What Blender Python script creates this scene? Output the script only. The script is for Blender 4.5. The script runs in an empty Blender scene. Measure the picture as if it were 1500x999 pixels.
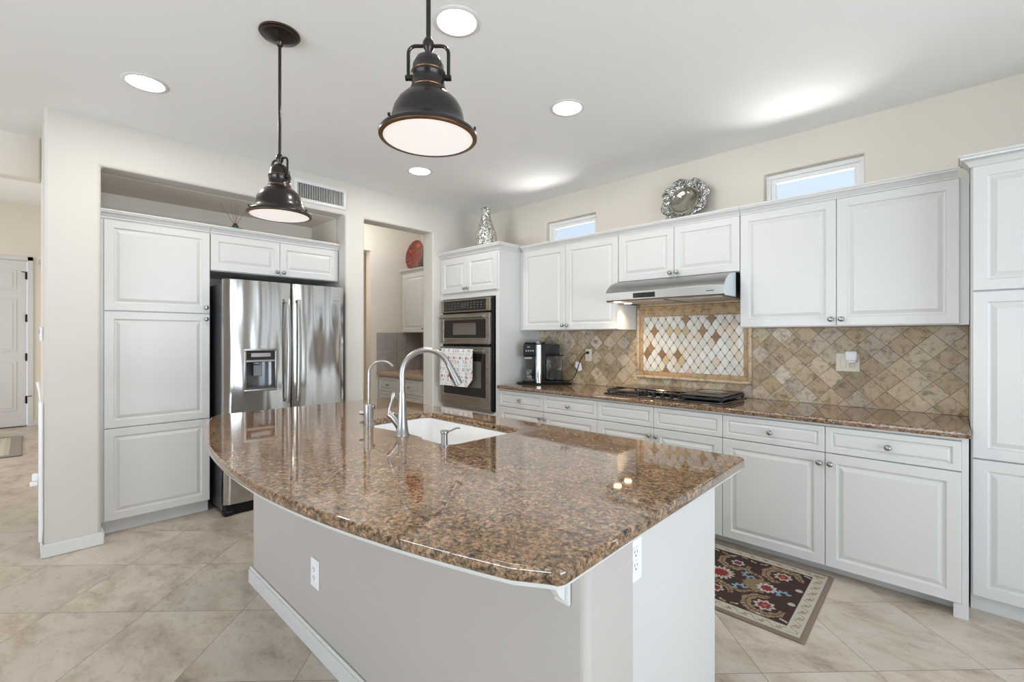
import bpy, bmesh, math, random
from mathutils import Vector, Matrix
PI = math.pi
random.seed(7)
C = bpy.context.scene.collection
S = bpy.context.scene

# ------------------------------------------------------------------ camera
cam_data = bpy.data.cameras.new('camera')
cam = bpy.data.objects.new('camera', cam_data); C.objects.link(cam)
cam.location = (0, 0, 1.366)
cam.rotation_euler = (PI/2, 0, math.radians(43.7))
cam_data.sensor_width = 36.0
cam_data.lens = 36.0 * 680.0 / 1500.0
cam_data.shift_y = -5.0 / 1500.0
cam_data.clip_start = 0.02
S.camera = cam

# ------------------------------------------------------------------ world, daylight, exposure
w = bpy.data.worlds.new('sky'); S.world = w; w.use_nodes = True
bg = w.node_tree.nodes['Background']
bg.inputs[0].default_value = (0.68, 0.81, 0.98, 1); bg.inputs[1].default_value = 1.0

def area(name, loc, direction, sx, sy, radiance, color=(1, 1, 1)):
    d = bpy.data.lights.new(name, 'AREA'); d.shape = 'RECTANGLE'; d.size = sx; d.size_y = sy
    d.energy = radiance * PI * sx * sy; d.color = color
    o = bpy.data.objects.new(name, d); C.objects.link(o); o.location = loc
    o.rotation_euler = Vector(direction).to_track_quat('-Z', 'Y').to_euler()
    return o
# daylight through the big glazed openings of the nook and living side (behind the camera)
area('daylight_nook', (2.45, 3.97, 1.235), (0, -1, 0), 1.9, 2.2, 6.0, (0.77, 0.895, 1.0))
area('daylight_east', (3.82, 0.7, 1.30), (-1, 0, 0), 3.8, 2.2, 5.6, (0.79, 0.905, 1.0))
area('daylight_south', (-1.0, -4.42, 1.35), (0, 1, 0), 4.6, 2.3, 3.0, (0.80, 0.91, 1.0))
# area lights added low outside the glass to brighten the ceiling
area('ceiling_fill_east', (4.35, 0.7, 0.12), (-0.80, 0, 1), 5.0, 1.2, 18.0, (0.93, 0.98, 1.0))
area('ceiling_fill_south', (-1.0, -4.95, 0.12), (0, 0.80, 1), 6.2, 1.2, 16.0, (0.93, 0.975, 1.0))
# area lights added outside the two clerestory windows to streak the ceiling
for xc in (-2.78, -0.72):
    g = area('ceiling_streak_light', (xc, 4.30, 2.02), (0, -0.80, 0.52), 0.9, 0.45, 7.0, (1.0, 0.98, 0.94)); g.data.spread = math.radians(70)
area('daylight_foyer', (-7.6, -4.42, 1.6), (0, 1, 0.0), 3.4, 2.6, 7.2, (0.97, 0.96, 0.94))
area('corridor_light', (-6.3, 2.35, 2.2), (0, 1, -0.3), 0.8, 0.8, 3.0, (1.0, 0.86, 0.68))  # warm area light inside the corridor, which has no window
area('butler_fill_light', (-4.85, 2.70, 3.10), (0, 0.25, -1), 0.6, 0.5, 26.0, (0.97, 0.97, 0.95))  # unseen area light added to brighten the butler pantry
S.view_settings.view_transform = 'Standard'
S.view_settings.look = 'None'
S.view_settings.gamma = 1.0
S.view_settings.use_curve_mapping = False
S.view_settings.exposure = 0.12
S.cycles.use_denoising = True
S.cycles.max_bounces = 10
S.cycles.diffuse_bounces = 6
S.cycles.sample_clamp_indirect = 6.0
S.cycles.caustics_reflective = False
S.cycles.caustics_refractive = False

# ------------------------------------------------------------------ materials
def new_mat(name):
    m = bpy.data.materials.new(name); m.use_nodes = True
    nt = m.node_tree; b = nt.nodes['Principled BSDF']
    return m, nt, b
def simple(name, col, rough=0.5, metal=0.0, coat=0.0, bump=0.0, bscale=200.0, var=0.0, spec=None):
    m, nt, b = new_mat(name)
    b.inputs['Base Color'].default_value = (*col, 1)
    b.inputs['Roughness'].default_value = rough
    b.inputs['Metallic'].default_value = metal
    b.inputs['Coat Weight'].default_value = coat
    if spec is not None: b.inputs['Specular IOR Level'].default_value = spec
    tc = nt.nodes.new('ShaderNodeTexCoord')
    n = nt.nodes.new('ShaderNodeTexNoise'); n.inputs['Scale'].default_value = bscale; n.inputs['Detail'].default_value = 3
    nt.links.new(tc.outputs['Object'], n.inputs['Vector'])
    if bump:
        bp = nt.nodes.new('ShaderNodeBump'); bp.inputs['Strength'].default_value = bump; bp.inputs['Distance'].default_value = 0.002
        nt.links.new(n.outputs['Fac'], bp.inputs['Height']); nt.links.new(bp.outputs['Normal'], b.inputs['Normal'])
    if var:
        n2 = nt.nodes.new('ShaderNodeTexNoise'); n2.inputs['Scale'].default_value = 3.0; n2.inputs['Detail'].default_value = 4
        nt.links.new(tc.outputs['Object'], n2.inputs['Vector'])
        cr = nt.nodes.new('ShaderNodeValToRGB')
        cr.color_ramp.elements[0].position = 0.3; cr.color_ramp.elements[1].position = 0.7
        cr.color_ramp.elements[0].color = (*[c*(1-var) for c in col], 1)
        cr.color_ramp.elements[1].color = (*[min(1, c*(1+var)) for c in col], 1)
        nt.links.new(n2.outputs['Fac'], cr.inputs['Fac']); nt.links.new(cr.outputs['Color'], b.inputs['Base Color'])
    return m
def emit(name, col, strength):
    m, nt, b = new_mat(name)
    b.inputs['Base Color'].default_value = (*col, 1)
    b.inputs['Emission Color'].default_value = (*col, 1); b.inputs['Emission Strength'].default_value = strength
    return m

M = {}
M['cab'] = simple('cabinet_white', (0.615, 0.615, 0.61), 0.33, var=0.01)
M['trimw'] = simple('trim_white', (0.66, 0.665, 0.66), 0.35, var=0.01)
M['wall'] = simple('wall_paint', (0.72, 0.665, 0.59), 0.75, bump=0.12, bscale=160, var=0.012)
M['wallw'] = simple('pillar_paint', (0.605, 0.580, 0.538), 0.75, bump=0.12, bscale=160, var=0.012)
M['hallwall'] = simple('hall_paint', (0.76, 0.71, 0.635), 0.8, bump=0.1, bscale=160, var=0.012)
M['ceil'] = simple('ceiling_paint', (0.82, 0.82, 0.81), 0.85, bump=0.12, bscale=120, var=0.01)
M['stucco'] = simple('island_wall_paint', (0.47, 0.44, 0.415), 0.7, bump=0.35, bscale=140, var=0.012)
M['nickel'] = simple('brushed_nickel', (0.37, 0.36, 0.35), 0.33, 1.0)
M['chrome'] = simple('chrome', (0.62, 0.62, 0.63), 0.12, 1.0)
M['black'] = simple('black_plastic', (0.008, 0.008, 0.009), 0.42, spec=0.25)
M['blackgloss'] = simple('black_glass', (0.015, 0.015, 0.016), 0.06, coat=0.6)
M['cast'] = simple('cast_iron', (0.02, 0.02, 0.021), 0.32, bump=0.2, bscale=300, coat=0.15)
M['dark'] = simple('dark_grey', (0.055, 0.057, 0.062), 0.38)
M['bronze'] = simple('oil_rubbed_bronze', (0.022, 0.017, 0.017), 0.30, 0.6, coat=0.25)
M['copper'] = simple('rubbed_copper_edge', (0.22, 0.12, 0.06), 0.4, 0.9)
M['ceramic'] = simple('sink_enamel', (0.72, 0.73, 0.745), 0.12, coat=0.5)
M['plate'] = simple('outlet_plastic', (0.82, 0.81, 0.78), 0.3)
M['ivory'] = simple('ivory_plastic', (0.74, 0.70, 0.58), 0.35)
M['white'] = simple('white_plastic', (0.85, 0.86, 0.90), 0.3)
M['grout'] = simple('grout', (0.56, 0.47, 0.36), 0.9)
M['reed'] = simple('reed_stick', (0.16, 0.09, 0.05), 0.6)
M['teal'] = simple('teal_coaster', (0.02, 0.20, 0.19), 0.4)
M['amber'] = simple('dark_bottle', (0.04, 0.03, 0.02), 0.15)
M['lens'] = emit('downlight_lens', (1.0, 0.985, 0.95), 9.0)
M['shade_lens'] = emit('pendant_diffuser', (0.62, 0.60, 0.57), 0.85)
M['hoodlamp'] = emit('hood_lamp', (1.0, 0.78, 0.48), 12.0)
M['display'] = emit('display_glow', (0.03, 0.035, 0.04), 0.2)
M['winglow'] = simple('vinyl_frame', (0.86, 0.86, 0.86), 0.3)

def steel(name, base=(0.60, 0.595, 0.585), rough=0.2, axis='z', wav=0.0):
    """brushed stainless: fine streaks along one axis, a slow dent wave if asked"""
    m, nt, b = new_mat(name)
    b.inputs['Base Color'].default_value = (*base, 1); b.inputs['Metallic'].default_value = 1.0
    tc = nt.nodes.new('ShaderNodeTexCoord'); mp = nt.nodes.new('ShaderNodeMapping')
    mp.inputs['Scale'].default_value = {'z': (400, 400, 3), 'x': (3, 400, 400)}[axis]
    n = nt.nodes.new('ShaderNodeTexNoise'); n.inputs['Scale'].default_value = 1.0; n.inputs['Detail'].default_value = 2
    nt.links.new(tc.outputs['Object'], mp.inputs['Vector']); nt.links.new(mp.outputs['Vector'], n.inputs['Vector'])
    mr = nt.nodes.new('ShaderNodeMapRange'); mr.inputs['To Min'].default_value = rough*0.8; mr.inputs['To Max'].default_value = rough*1.25
    nt.links.new(n.outputs['Fac'], mr.inputs['Value']); nt.links.new(mr.outputs['Result'], b.inputs['Roughness'])
    if wav:
        mp2 = nt.nodes.new('ShaderNodeMapping'); mp2.inputs['Scale'].default_value = (7, 7, 0.9)
        n2 = nt.nodes.new('ShaderNodeTexNoise'); n2.inputs['Scale'].default_value = 1.0; n2.inputs['Detail'].default_value = 1
        nt.links.new(tc.outputs['Object'], mp2.inputs['Vector']); nt.links.new(mp2.outputs['Vector'], n2.inputs['Vector'])
        bp = nt.nodes.new('ShaderNodeBump'); bp.inputs['Strength'].default_value = wav; bp.inputs['Distance'].default_value = 0.05
        nt.links.new(n2.outputs['Fac'], bp.inputs['Height']); nt.links.new(bp.outputs['Normal'], b.inputs['Normal'])
    return m
M['steel'] = steel('stainless_steel', (0.34, 0.34, 0.335), 0.30, 'x')
M['fridge'] = steel('fridge_steel', (0.58, 0.57, 0.56), 0.13, 'z', 0.30)
M['oven'] = steel('oven_steel', (0.50, 0.465, 0.43), 0.27, 'x')

def granite(name, sc=1.0):
    m, nt, b = new_mat(name)
    tc = nt.nodes.new('ShaderNodeTexCoord')
    def noise(s, d, r=0.5, dist=0.0):
        n = nt.nodes.new('ShaderNodeTexNoise'); n.inputs['Scale'].default_value = s*sc; n.inputs['Detail'].default_value = d
        n.inputs['Roughness'].default_value = r; n.inputs['Distortion'].default_value = dist
        nt.links.new(tc.outputs['Object'], n.inputs['Vector']); return n
    def ramp(src, stops):
        cr = nt.nodes.new('ShaderNodeValToRGB'); e = cr.color_ramp.elements
        while len(e) < len(stops): e.new(0.5)
        for i, (p, c) in enumerate(stops): e[i].position = p; e[i].color = (*c, 1) if isinstance(c, tuple) else (c, c, c, 1)
        nt.links.new(src, cr.inputs['Fac']); return cr
    n1 = noise(85, 6, 0.72, 0.3)
    base = ramp(n1.outputs['Fac'], [(0.34, (0.022, 0.02, 0.018)), (0.44, (0.085, 0.065, 0.048)), (0.50, (0.24, 0.14, 0.08)), (0.57, (0.40, 0.23, 0.125)), (0.68, (0.55, 0.40, 0.28))])
    v = nt.nodes.new('ShaderNodeTexVoronoi'); v.inputs['Scale'].default_value = 135*sc; v.inputs['Randomness'].default_value = 1
    nz = noise(20, 3); mixv = nt.nodes.new('ShaderNodeMix'); mixv.data_type = 'VECTOR'; mixv.inputs['Factor'].default_value = 0.08
    nt.links.new(tc.outputs['Object'], mixv.inputs['A']); nt.links.new(nz.outputs['Color'], mixv.inputs['B'])
    nt.links.new(mixv.outputs['Result'], v.inputs['Vector'])
    sep = nt.nodes.new('ShaderNodeSeparateColor'); nt.links.new(v.outputs['Color'], sep.inputs['Color'])
    cells = ramp(sep.outputs['Red'], [(0.0, (0.04, 0.033, 0.028)), (0.20, (0.09, 0.07, 0.05)), (0.38, (0.27, 0.155, 0.08)), (0.66, (0.40, 0.24, 0.13)), (0.88, (0.50, 0.37, 0.26)), (1.0, (0.60, 0.51, 0.42))])
    mx = nt.nodes.new('ShaderNodeMix'); mx.data_type = 'RGBA'; mx.inputs['Factor'].default_value = 0.33
    nt.links.new(base.outputs['Color'], mx.inputs['A']); nt.links.new(cells.outputs['Color'], mx.inputs['B'])
    n3 = noise(9, 4, 0.6); dk = ramp(n3.outputs['Fac'], [(0.36, 0.76), (0.64, 1.0)])
    ml = nt.nodes.new('ShaderNodeMix'); ml.data_type = 'RGBA'; ml.blend_type = 'MULTIPLY'; ml.inputs['Factor'].default_value = 1
    nt.links.new(mx.outputs['Result'], ml.inputs['A']); nt.links.new(dk.outputs['Color'], ml.inputs['B'])
    n4 = noise(48, 5, 0.75, 0.8); fl = ramp(n4.outputs['Fac'], [(0.36, (0.16, 0.17, 0.15)), (0.43, (0.62, 0.60, 0.56)), (0.48, (1.0, 1.0, 1.0))])
    m2 = nt.nodes.new('ShaderNodeMix'); m2.data_type = 'RGBA'; m2.blend_type = 'MULTIPLY'; m2.inputs['Factor'].default_value = 1
    nt.links.new(ml.outputs['Result'], m2.inputs['A']); nt.links.new(fl.outputs['Color'], m2.inputs['B'])
    nt.links.new(m2.outputs['Result'], b.inputs['Base Color'])
    b.inputs['Roughness'].default_value = 0.05; b.inputs['Coat Weight'].default_value = 0.5; b.inputs['Coat Roughness'].default_value = 0.03
    return m
M['granite'] = granite('brown_granite')
M['butler_stone'] = simple('butler_counter', (0.50, 0.38, 0.28), 0.2, var=0.1, coat=0.3)

def attr_stone(name, rough, veins=0.25, scale=18.0, bump=0.1):
    """per-tile colour from the mesh, stone clouding and pits on top"""
    m, nt, b = new_mat(name)
    at = nt.nodes.new('ShaderNodeVertexColor'); at.layer_name = 'col'
    tc = nt.nodes.new('ShaderNodeTexCoord')
    n = nt.nodes.new('ShaderNodeTexNoise'); n.inputs['Scale'].default_value = scale; n.inputs['Detail'].default_value = 6
    n.inputs['Roughness'].default_value = 0.72; n.inputs['Distortion'].default_value = 0.5
    mapv = nt.nodes.new('ShaderNodeVectorMath'); mapv.operation = 'ADD'
    sc = nt.nodes.new('ShaderNodeVectorMath'); sc.operation = 'SCALE'; sc.inputs['Scale'].default_value = 9.0
    nt.links.new(at.outputs['Color'], sc.inputs[0]); nt.links.new(tc.outputs['Object'], mapv.inputs[0]); nt.links.new(sc.outputs[0], mapv.inputs[1])
    nt.links.new(mapv.outputs[0], n.inputs['Vector'])
    cr = nt.nodes.new('ShaderNodeValToRGB'); e = cr.color_ramp.elements
    e[0].position = 0.30; e[0].color = (1-veins*2.2, 1-veins*2.3, 1-veins*2.4, 1); e[1].position = 0.50; e[1].color = (1, 1, 1, 1)
    x = e.new(0.72); x.color = (1+veins*0.5, 1+veins*0.42, 1+veins*0.3, 1)
    nt.links.new(n.outputs['Fac'], cr.inputs['Fac'])
    ml = nt.nodes.new('ShaderNodeMix'); ml.data_type = 'RGBA'; ml.blend_type = 'MULTIPLY'; ml.inputs['Factor'].default_value = 1
    nt.links.new(at.outputs['Color'], ml.inputs['A']); nt.links.new(cr.outputs['Color'], ml.inputs['B'])
    nt.links.new(ml.outputs['Result'], b.inputs['Base Color']); b.inputs['Roughness'].default_value = rough
    bp = nt.nodes.new('ShaderNodeBump'); bp.inputs['Strength'].default_value = bump; bp.inputs['Distance'].default_value = 0.003
    nt.links.new(n.outputs['Fac'], bp.inputs['Height']); nt.links.new(bp.outputs['Normal'], b.inputs['Normal'])
    return m
M['trav'] = attr_stone('travertine_tiles', 0.5, 0.30, 22.0, 0.3)
M['mosaic'] = attr_stone('onyx_mosaic', 0.35, 0.08, 25.0, 0.05)
M['greytile'] = attr_stone('grey_tiles', 0.35, 0.07, 12.0, 0.05)
M['fabric'] = attr_stone('woven_pattern', 0.95, 0.03, 300.0, 0.5)

def floor_mat():
    m, nt, b = new_mat('floor_tile')
    L = nt.links; N = nt.nodes
    tc = N.new('ShaderNodeTexCoord'); sx = N.new('ShaderNodeSeparateXYZ'); L.new(tc.outputs['Object'], sx.inputs[0])
    def mth(op, a, b_=None, c=None):
        n = N.new('ShaderNodeMath'); n.operation = op
        for i, v in enumerate((a, b_, c)):
            if v is None: continue
            if isinstance(v, (int, float)): n.inputs[i].default_value = v
            else: L.new(v, n.inputs[i])
        return n.outputs[0]
    p = mth('MULTIPLY', mth('ADD', sx.outputs['X'], sx.outputs['Y']), 0.70711)
    q = mth('MULTIPLY', mth('SUBTRACT', sx.outputs['Y'], sx.outputs['X']), 0.70711)
    pp = mth('DIVIDE', mth('SUBTRACT', p, 1.06), 0.4715); qq = mth('DIVIDE', mth('SUBTRACT', q, 2.355), 0.4885)
    fp = mth('FRACT', pp); fq = mth('FRACT', qq)
    ep = mth('MULTIPLY', mth('MINIMUM', fp, mth('SUBTRACT', 1.0, fp)), 0.4715)
    eq = mth('MULTIPLY', mth('MINIMUM', fq, mth('SUBTRACT', 1.0, fq)), 0.4885)
    edge = mth('MINIMUM', ep, eq)
    g = mth('LESS_THAN', edge, 0.0016)
    cid = N.new('ShaderNodeCombineXYZ'); L.new(mth('FLOOR', pp), cid.inputs[0]); L.new(mth('FLOOR', qq), cid.inputs[1])
    wn = N.new('ShaderNodeTexWhiteNoise'); wn.noise_dimensions = '3D'; L.new(cid.outputs[0], wn.inputs['Vector'])
    off = N.new('ShaderNodeVectorMath'); off.operation = 'SCALE'; off.inputs['Scale'].default_value = 20.0; L.new(wn.outputs['Color'], off.inputs[0])
    add = N.new('ShaderNodeVectorMath'); add.operation = 'ADD'; L.new(tc.outputs['Object'], add.inputs[0]); L.new(off.outputs[0], add.inputs[1])
    mp = N.new('ShaderNodeMapping'); mp.inputs['Rotation'].default_value = (0, 0, math.radians(-40)); mp.inputs['Scale'].default_value = (1.7, 3.0, 1)
    L.new(add.outputs[0], mp.inputs['Vector'])
    n1 = N.new('ShaderNodeTexNoise'); n1.inputs['Scale'].default_value = 1.7; n1.inputs['Detail'].default_value = 10; n1.inputs['Roughness'].default_value = 0.68; n1.inputs['Distortion'].default_value = 0.25
    L.new(mp.outputs[0], n1.inputs['Vector'])
    cr = N.new('ShaderNodeValToRGB'); e = cr.color_ramp.elements
    e[0].position = 0.28; e[0].color = (0.27, 0.205, 0.155, 1)
    e[1].position = 0.40; e[1].color = (0.42, 0.345, 0.275, 1)
    x = e.new(0.52); x.color = (0.54, 0.47, 0.395, 1)
    x = e.new(0.72); x.color = (0.60, 0.54, 0.47, 1)
    L.new(n1.outputs['Fac'], cr.inputs['Fac'])
    nf = N.new('ShaderNodeTexNoise'); nf.inputs['Scale'].default_value = 9.0; nf.inputs['Detail'].default_value = 8; nf.inputs['Roughness'].default_value = 0.75
    L.new(mp.outputs[0], nf.inputs['Vector'])
    cf = N.new('ShaderNodeValToRGB'); cf.color_ramp.elements[0].position = 0.33; cf.color_ramp.elements[0].color = (0.72, 0.68, 0.63, 1); cf.color_ramp.elements[1].position = 0.46; cf.color_ramp.elements[1].color = (1, 1, 1, 1)
    L.new(nf.outputs['Fac'], cf.inputs['Fac'])
    mf = N.new('ShaderNodeMix'); mf.data_type = 'RGBA'; mf.blend_type = 'MULTIPLY'; mf.inputs['Factor'].default_value = 0.8
    L.new(cr.outputs['Color'], mf.inputs['A']); L.new(cf.outputs['Color'], mf.inputs['B'])
    br = N.new('ShaderNodeMapRange'); br.inputs['To Min'].default_value = 0.93; br.inputs['To Max'].default_value = 1.06; L.new(wn.outputs['Value'], br.inputs['Value'])
    sc = N.new('ShaderNodeVectorMath'); sc.operation = 'SCALE'; L.new(mf.outputs['Result'], sc.inputs[0]); L.new(br.outputs['Result'], sc.inputs['Scale'])
    mx = N.new('ShaderNodeMix'); mx.data_type = 'RGBA'; L.new(g, mx.inputs['Factor']); L.new(sc.outputs[0], mx.inputs['A']); mx.inputs['B'].default_value = (0.22, 0.17, 0.13, 1)
    L.new(mx.outputs['Result'], b.inputs['Base Color'])
    b.inputs['Roughness'].default_value = 0.30
    bp = N.new('ShaderNodeBump'); bp.inputs['Strength'].default_value = 0.25; bp.inputs['Distance'].default_value = 0.002
    L.new(mth('SUBTRACT', 1.0, g), bp.inputs['Height']); L.new(bp.outputs['Normal'], b.inputs['Normal'])
    return m
M['floor'] = floor_mat()

def glass_mat(name, tint=(1, 1, 1), refl=0.08):
    m = bpy.data.materials.new(name); m.use_nodes = True; nt = m.node_tree
    for n in list(nt.nodes): nt.nodes.remove(n)
    o = nt.nodes.new('ShaderNodeOutputMaterial'); t = nt.nodes.new('ShaderNodeBsdfTransparent'); t.inputs[0].default_value = (*tint, 1)
    g = nt.nodes.new('ShaderNodeBsdfGlossy'); g.inputs['Roughness'].default_value = 0.02
    f = nt.nodes.new('ShaderNodeFresnel'); f.inputs[0].default_value = 1.45
    mx = nt.nodes.new('ShaderNodeMixShader')
    nt.links.new(f.outputs[0], mx.inputs[0]); nt.links.new(t.outputs[0], mx.inputs[1]); nt.links.new(g.outputs[0], mx.inputs[2]); nt.links.new(mx.outputs[0], o.inputs[0])
    return m
M['glass'] = glass_mat('window_glass')
M['tank'] = glass_mat('smoked_tank', (0.90, 0.92, 0.94))

def hammered(name, lo, hi, scale, rough=0.12, metal=1.0):
    m, nt, b = new_mat(name)
    tc = nt.nodes.new('ShaderNodeTexCoord'); v = nt.nodes.new('ShaderNodeTexVoronoi'); v.inputs['Scale'].default_value = scale
    nt.links.new(tc.outputs['Object'], v.inputs['Vector'])
    sep = nt.nodes.new('ShaderNodeSeparateColor'); nt.links.new(v.outputs['Color'], sep.inputs['Color'])
    cr = nt.nodes.new('ShaderNodeValToRGB'); cr.color_ramp.elements[0].color = (*lo, 1); cr.color_ramp.elements[1].color = (*hi, 1)
    nt.links.new(sep.outputs['Red'], cr.inputs['Fac']); nt.links.new(cr.outputs['Color'], b.inputs['Base Color'])
    b.inputs['Metallic'].default_value = metal; b.inputs['Roughness'].default_value = rough
    bp = nt.nodes.new('ShaderNodeBump'); bp.inputs['Strength'].default_value = 0.9; bp.inputs['Distance'].default_value = 0.006
    nt.links.new(v.outputs['Distance'], bp.inputs['Height']); nt.links.new(bp.outputs['Normal'], b.inputs['Normal'])
    return m
M['mercury'] = hammered('silver_mosaic_glass', (0.20, 0.21, 0.18), (0.92, 0.92, 0.86), 70, 0.18, 0.75)
M['silverrim'] = hammered('silver_leaf_rim', (0.13, 0.13, 0.115), (0.72, 0.74, 0.72), 75, 0.2, 0.9)
M['pearl'] = hammered('pearly_bowl', (0.20, 0.19, 0.14), (0.55, 0.53, 0.46), 16, 0.12, 0.8)

def red_glass():
    m, nt, b = new_mat('red_gold_glass'); L = nt.links; N = nt.nodes
    tc = N.new('ShaderNodeTexCoord'); sx = N.new('ShaderNodeSeparateXYZ'); L.new(tc.outputs['Object'], sx.inputs[0])
    at = N.new('ShaderNodeMath'); at.operation = 'ARCTAN2'; L.new(sx.outputs['Y'], at.inputs[0]); L.new(sx.outputs['X'], at.inputs[1])
    ln = N.new('ShaderNodeVectorMath'); ln.operation = 'LENGTH'; L.new(tc.outputs['Object'], ln.inputs[0])
    cb = N.new('ShaderNodeCombineXYZ'); m1 = N.new('ShaderNodeMath'); m1.operation = 'MULTIPLY'; m1.inputs[1].default_value = 9.0
    L.new(at.outputs[0], m1.inputs[0]); L.new(m1.outputs[0], cb.inputs[0])
    m2 = N.new('ShaderNodeMath'); m2.operation = 'MULTIPLY'; m2.inputs[1].default_value = 11.0; L.new(ln.outputs['Value'], m2.inputs[0]); L.new(m2.outputs[0], cb.inputs[1])
    n = N.new('ShaderNodeTexNoise'); n.inputs['Scale'].default_value = 1.0; n.inputs['Detail'].default_value = 3; L.new(cb.outputs[0], n.inputs['Vector'])
    cr = N.new('ShaderNodeValToRGB'); e = cr.color_ramp.elements
    e[0].position = 0.36; e[0].color = (0.03, 0.002, 0.002, 1); e[1].position = 0.52; e[1].color = (0.17, 0.006, 0.004, 1)
    x = e.new(0.62); x.color = (0.36, 0.06, 0.012, 1); x = e.new(0.72); x.color = (0.65, 0.34, 0.09, 1)
    L.new(n.outputs['Fac'], cr.inputs['Fac']); L.new(cr.outputs['Color'], b.inputs['Base Color'])
    b.inputs['Roughness'].default_value = 0.12; b.inputs['Coat Weight'].default_value = 0.8
    return m
M['red'] = red_glass()
M['end_sheen'] = simple('hood_end_reflection', (0.62, 0.66, 0.72), 0.45, 0.25)  # pale bluish tone stands in for the reflection on the hood's sides

# ------------------------------------------------------------------ mesh builder
class MB:
    def __init__(s): s.bm = bmesh.new()
    def box(s, x0, x1, y0, y1, z0, z1, b=0.0, seg=1):
        bm2 = bmesh.new()
        bmesh.ops.create_cube(bm2, size=1.0)
        for v in bm2.verts:
            v.co = Vector(((x0+x1)/2 + v.co.x*(x1-x0), (y0+y1)/2 + v.co.y*(y1-y0), (z0+z1)/2 + v.co.z*(z1-z0)))
        if b: bmesh.ops.bevel(bm2, geom=bm2.edges[:], offset=b, segments=seg, affect='EDGES', profile=0.5)
        s.merge(bm2); return s
    def merge(s, bm2, mat=None):
        if mat is not None: bmesh.ops.transform(bm2, matrix=mat, verts=bm2.verts)
        me = bpy.data.meshes.new('tmp'); bm2.to_mesh(me); s.bm.from_mesh(me); bpy.data.meshes.remove(me); bm2.free()
    def cyl(s, p0, p1, r0, r1=None, n=20, cap=True):
        r1 = r0 if r1 is None else r1
        p0, p1 = Vector(p0), Vector(p1); d = (p1-p0).normalized()
        a = d.orthogonal().normalized(); b = d.cross(a)
        A = []; B = []
        for i in range(n):
            t = 2*PI*i/n; o = a*math.cos(t)+b*math.sin(t)
            A.append(s.bm.verts.new(p0+o*r0)); B.append(s.bm.verts.new(p1+o*r1))
        for i in range(n):
            j = (i+1) % n; s.bm.faces.new((A[i], A[j], B[j], B[i]))
        if cap: s.bm.faces.new(A[::-1]); s.bm.faces.new(B)
        return s
    def lathe(s, prof, c=(0, 0, 0), n=32, axis='z', sx=1.0, sy=1.0):
        """prof: list of (r, h); axis z up, '-y' outward"""
        c = Vector(c); rings = []
        def P(r, t, h):
            a, b = r*math.cos(t)*sx, r*math.sin(t)*sy
            return c + (Vector((a, b, h)) if axis == 'z' else Vector((a, -h, b)) if axis == '-y' else Vector((h, a, b)))
        for r, h in prof:
            if r < 1e-6: rings.append([s.bm.verts.new(P(0, 0, h))])
            else: rings.append([s.bm.verts.new(P(r, 2*PI*i/n, h)) for i in range(n)])
        for k in range(len(rings)-1):
            A, B = rings[k], rings[k+1]
            for i in range(n):
                j = (i+1) % n
                if len(A) == 1 and len(B) == 1: continue
                if len(A) == 1: s.bm.faces.new((A[0], B[j], B[i]))
                elif len(B) == 1: s.bm.faces.new((A[i], A[j], B[0]))
                else: s.bm.faces.new((A[i], A[j], B[j], B[i]))
        return s
    def tube(s, pts, r, n=12, cap=True):
        pts = [Vector(p) for p in pts]; R = r if isinstance(r, (list, tuple)) else [r]*len(pts)
        rings = []; a = None
        for i, p in enumerate(pts):
            d = (pts[min(i+1, len(pts)-1)] - pts[max(i-1, 0)]).normalized()
            if a is None: a = d.orthogonal().normalized()
            a = (a - d*a.dot(d)).normalized(); b = d.cross(a)
            rings.append([s.bm.verts.new(p+(a*math.cos(2*PI*k/n)+b*math.sin(2*PI*k/n))*R[i]) for k in range(n)])
        for A, B in zip(rings, rings[1:]):
            for i in range(n):
                j = (i+1) % n; s.bm.faces.new((A[i], A[j], B[j], B[i]))
        if cap: s.bm.faces.new(rings[0][::-1]); s.bm.faces.new(rings[-1])
        return s
    def prism(s, poly, z0, z1, fn=None):
        """poly in (a,b), extruded z0..z1; fn maps (a,b,z)->xyz"""
        fn = fn or (lambda a, b, z: (a, b, z))
        A = [s.bm.verts.new(fn(a, b, z0)) for a, b in poly]; B = [s.bm.verts.new(fn(a, b, z1)) for a, b in poly]
        n = len(poly)
        s.bm.faces.new(A[::-1]); s.bm.faces.new(B)
        for i in range(n):
            j = (i+1) % n; s.bm.faces.new((A[i], A[j], B[j], B[i]))
        return s
    def build(s, name, mat, parent=None, bevel=0.0, seg=2, smooth=35):
        bm = s.bm
        bmesh.ops.recalc_face_normals(bm, faces=bm.faces)
        for e in bm.edges:
            e.smooth = not (len(e.link_faces) == 2 and e.calc_face_angle(0) > math.radians(smooth))
        for f in bm.faces: f.smooth = True
        me = bpy.data.meshes.new(name); bm.to_mesh(me); bm.free()
        for mm in (mat if isinstance(mat, list) else [mat]): me.materials.append(mm)
        o = bpy.data.objects.new(name, me); C.objects.link(o)
        if parent: o.parent = parent
        if bevel:
            md = o.modifiers.new('soft_edges', 'BEVEL'); md.width = bevel; md.segments = seg; md.limit_method = 'ANGLE'; md.angle_limit = math.radians(40)
            md.harden_normals = False
        return o

def tag(o, label, cat, group=None):
    o['label'] = label; o['category'] = cat
    if group: o['group'] = group
    return o
def thing(name, label, cat, loc=(0, 0, 0), rz=0.0, group=None):
    o = bpy.data.objects.new(name, None); C.objects.link(o); o.location = loc; o.rotation_euler = (0, 0, rz)
    o.empty_display_size = 0.05
    return tag(o, label, cat, group)
def struct(o): o['kind'] = 'structure'; return o
def copy_tree(o, parent=None):
    c = o.copy(); C.objects.link(c)
    if parent: c.parent = parent
    for ch in [x for x in list(C.objects) if x.parent == o]: copy_tree(ch, c)
    return c

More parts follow.
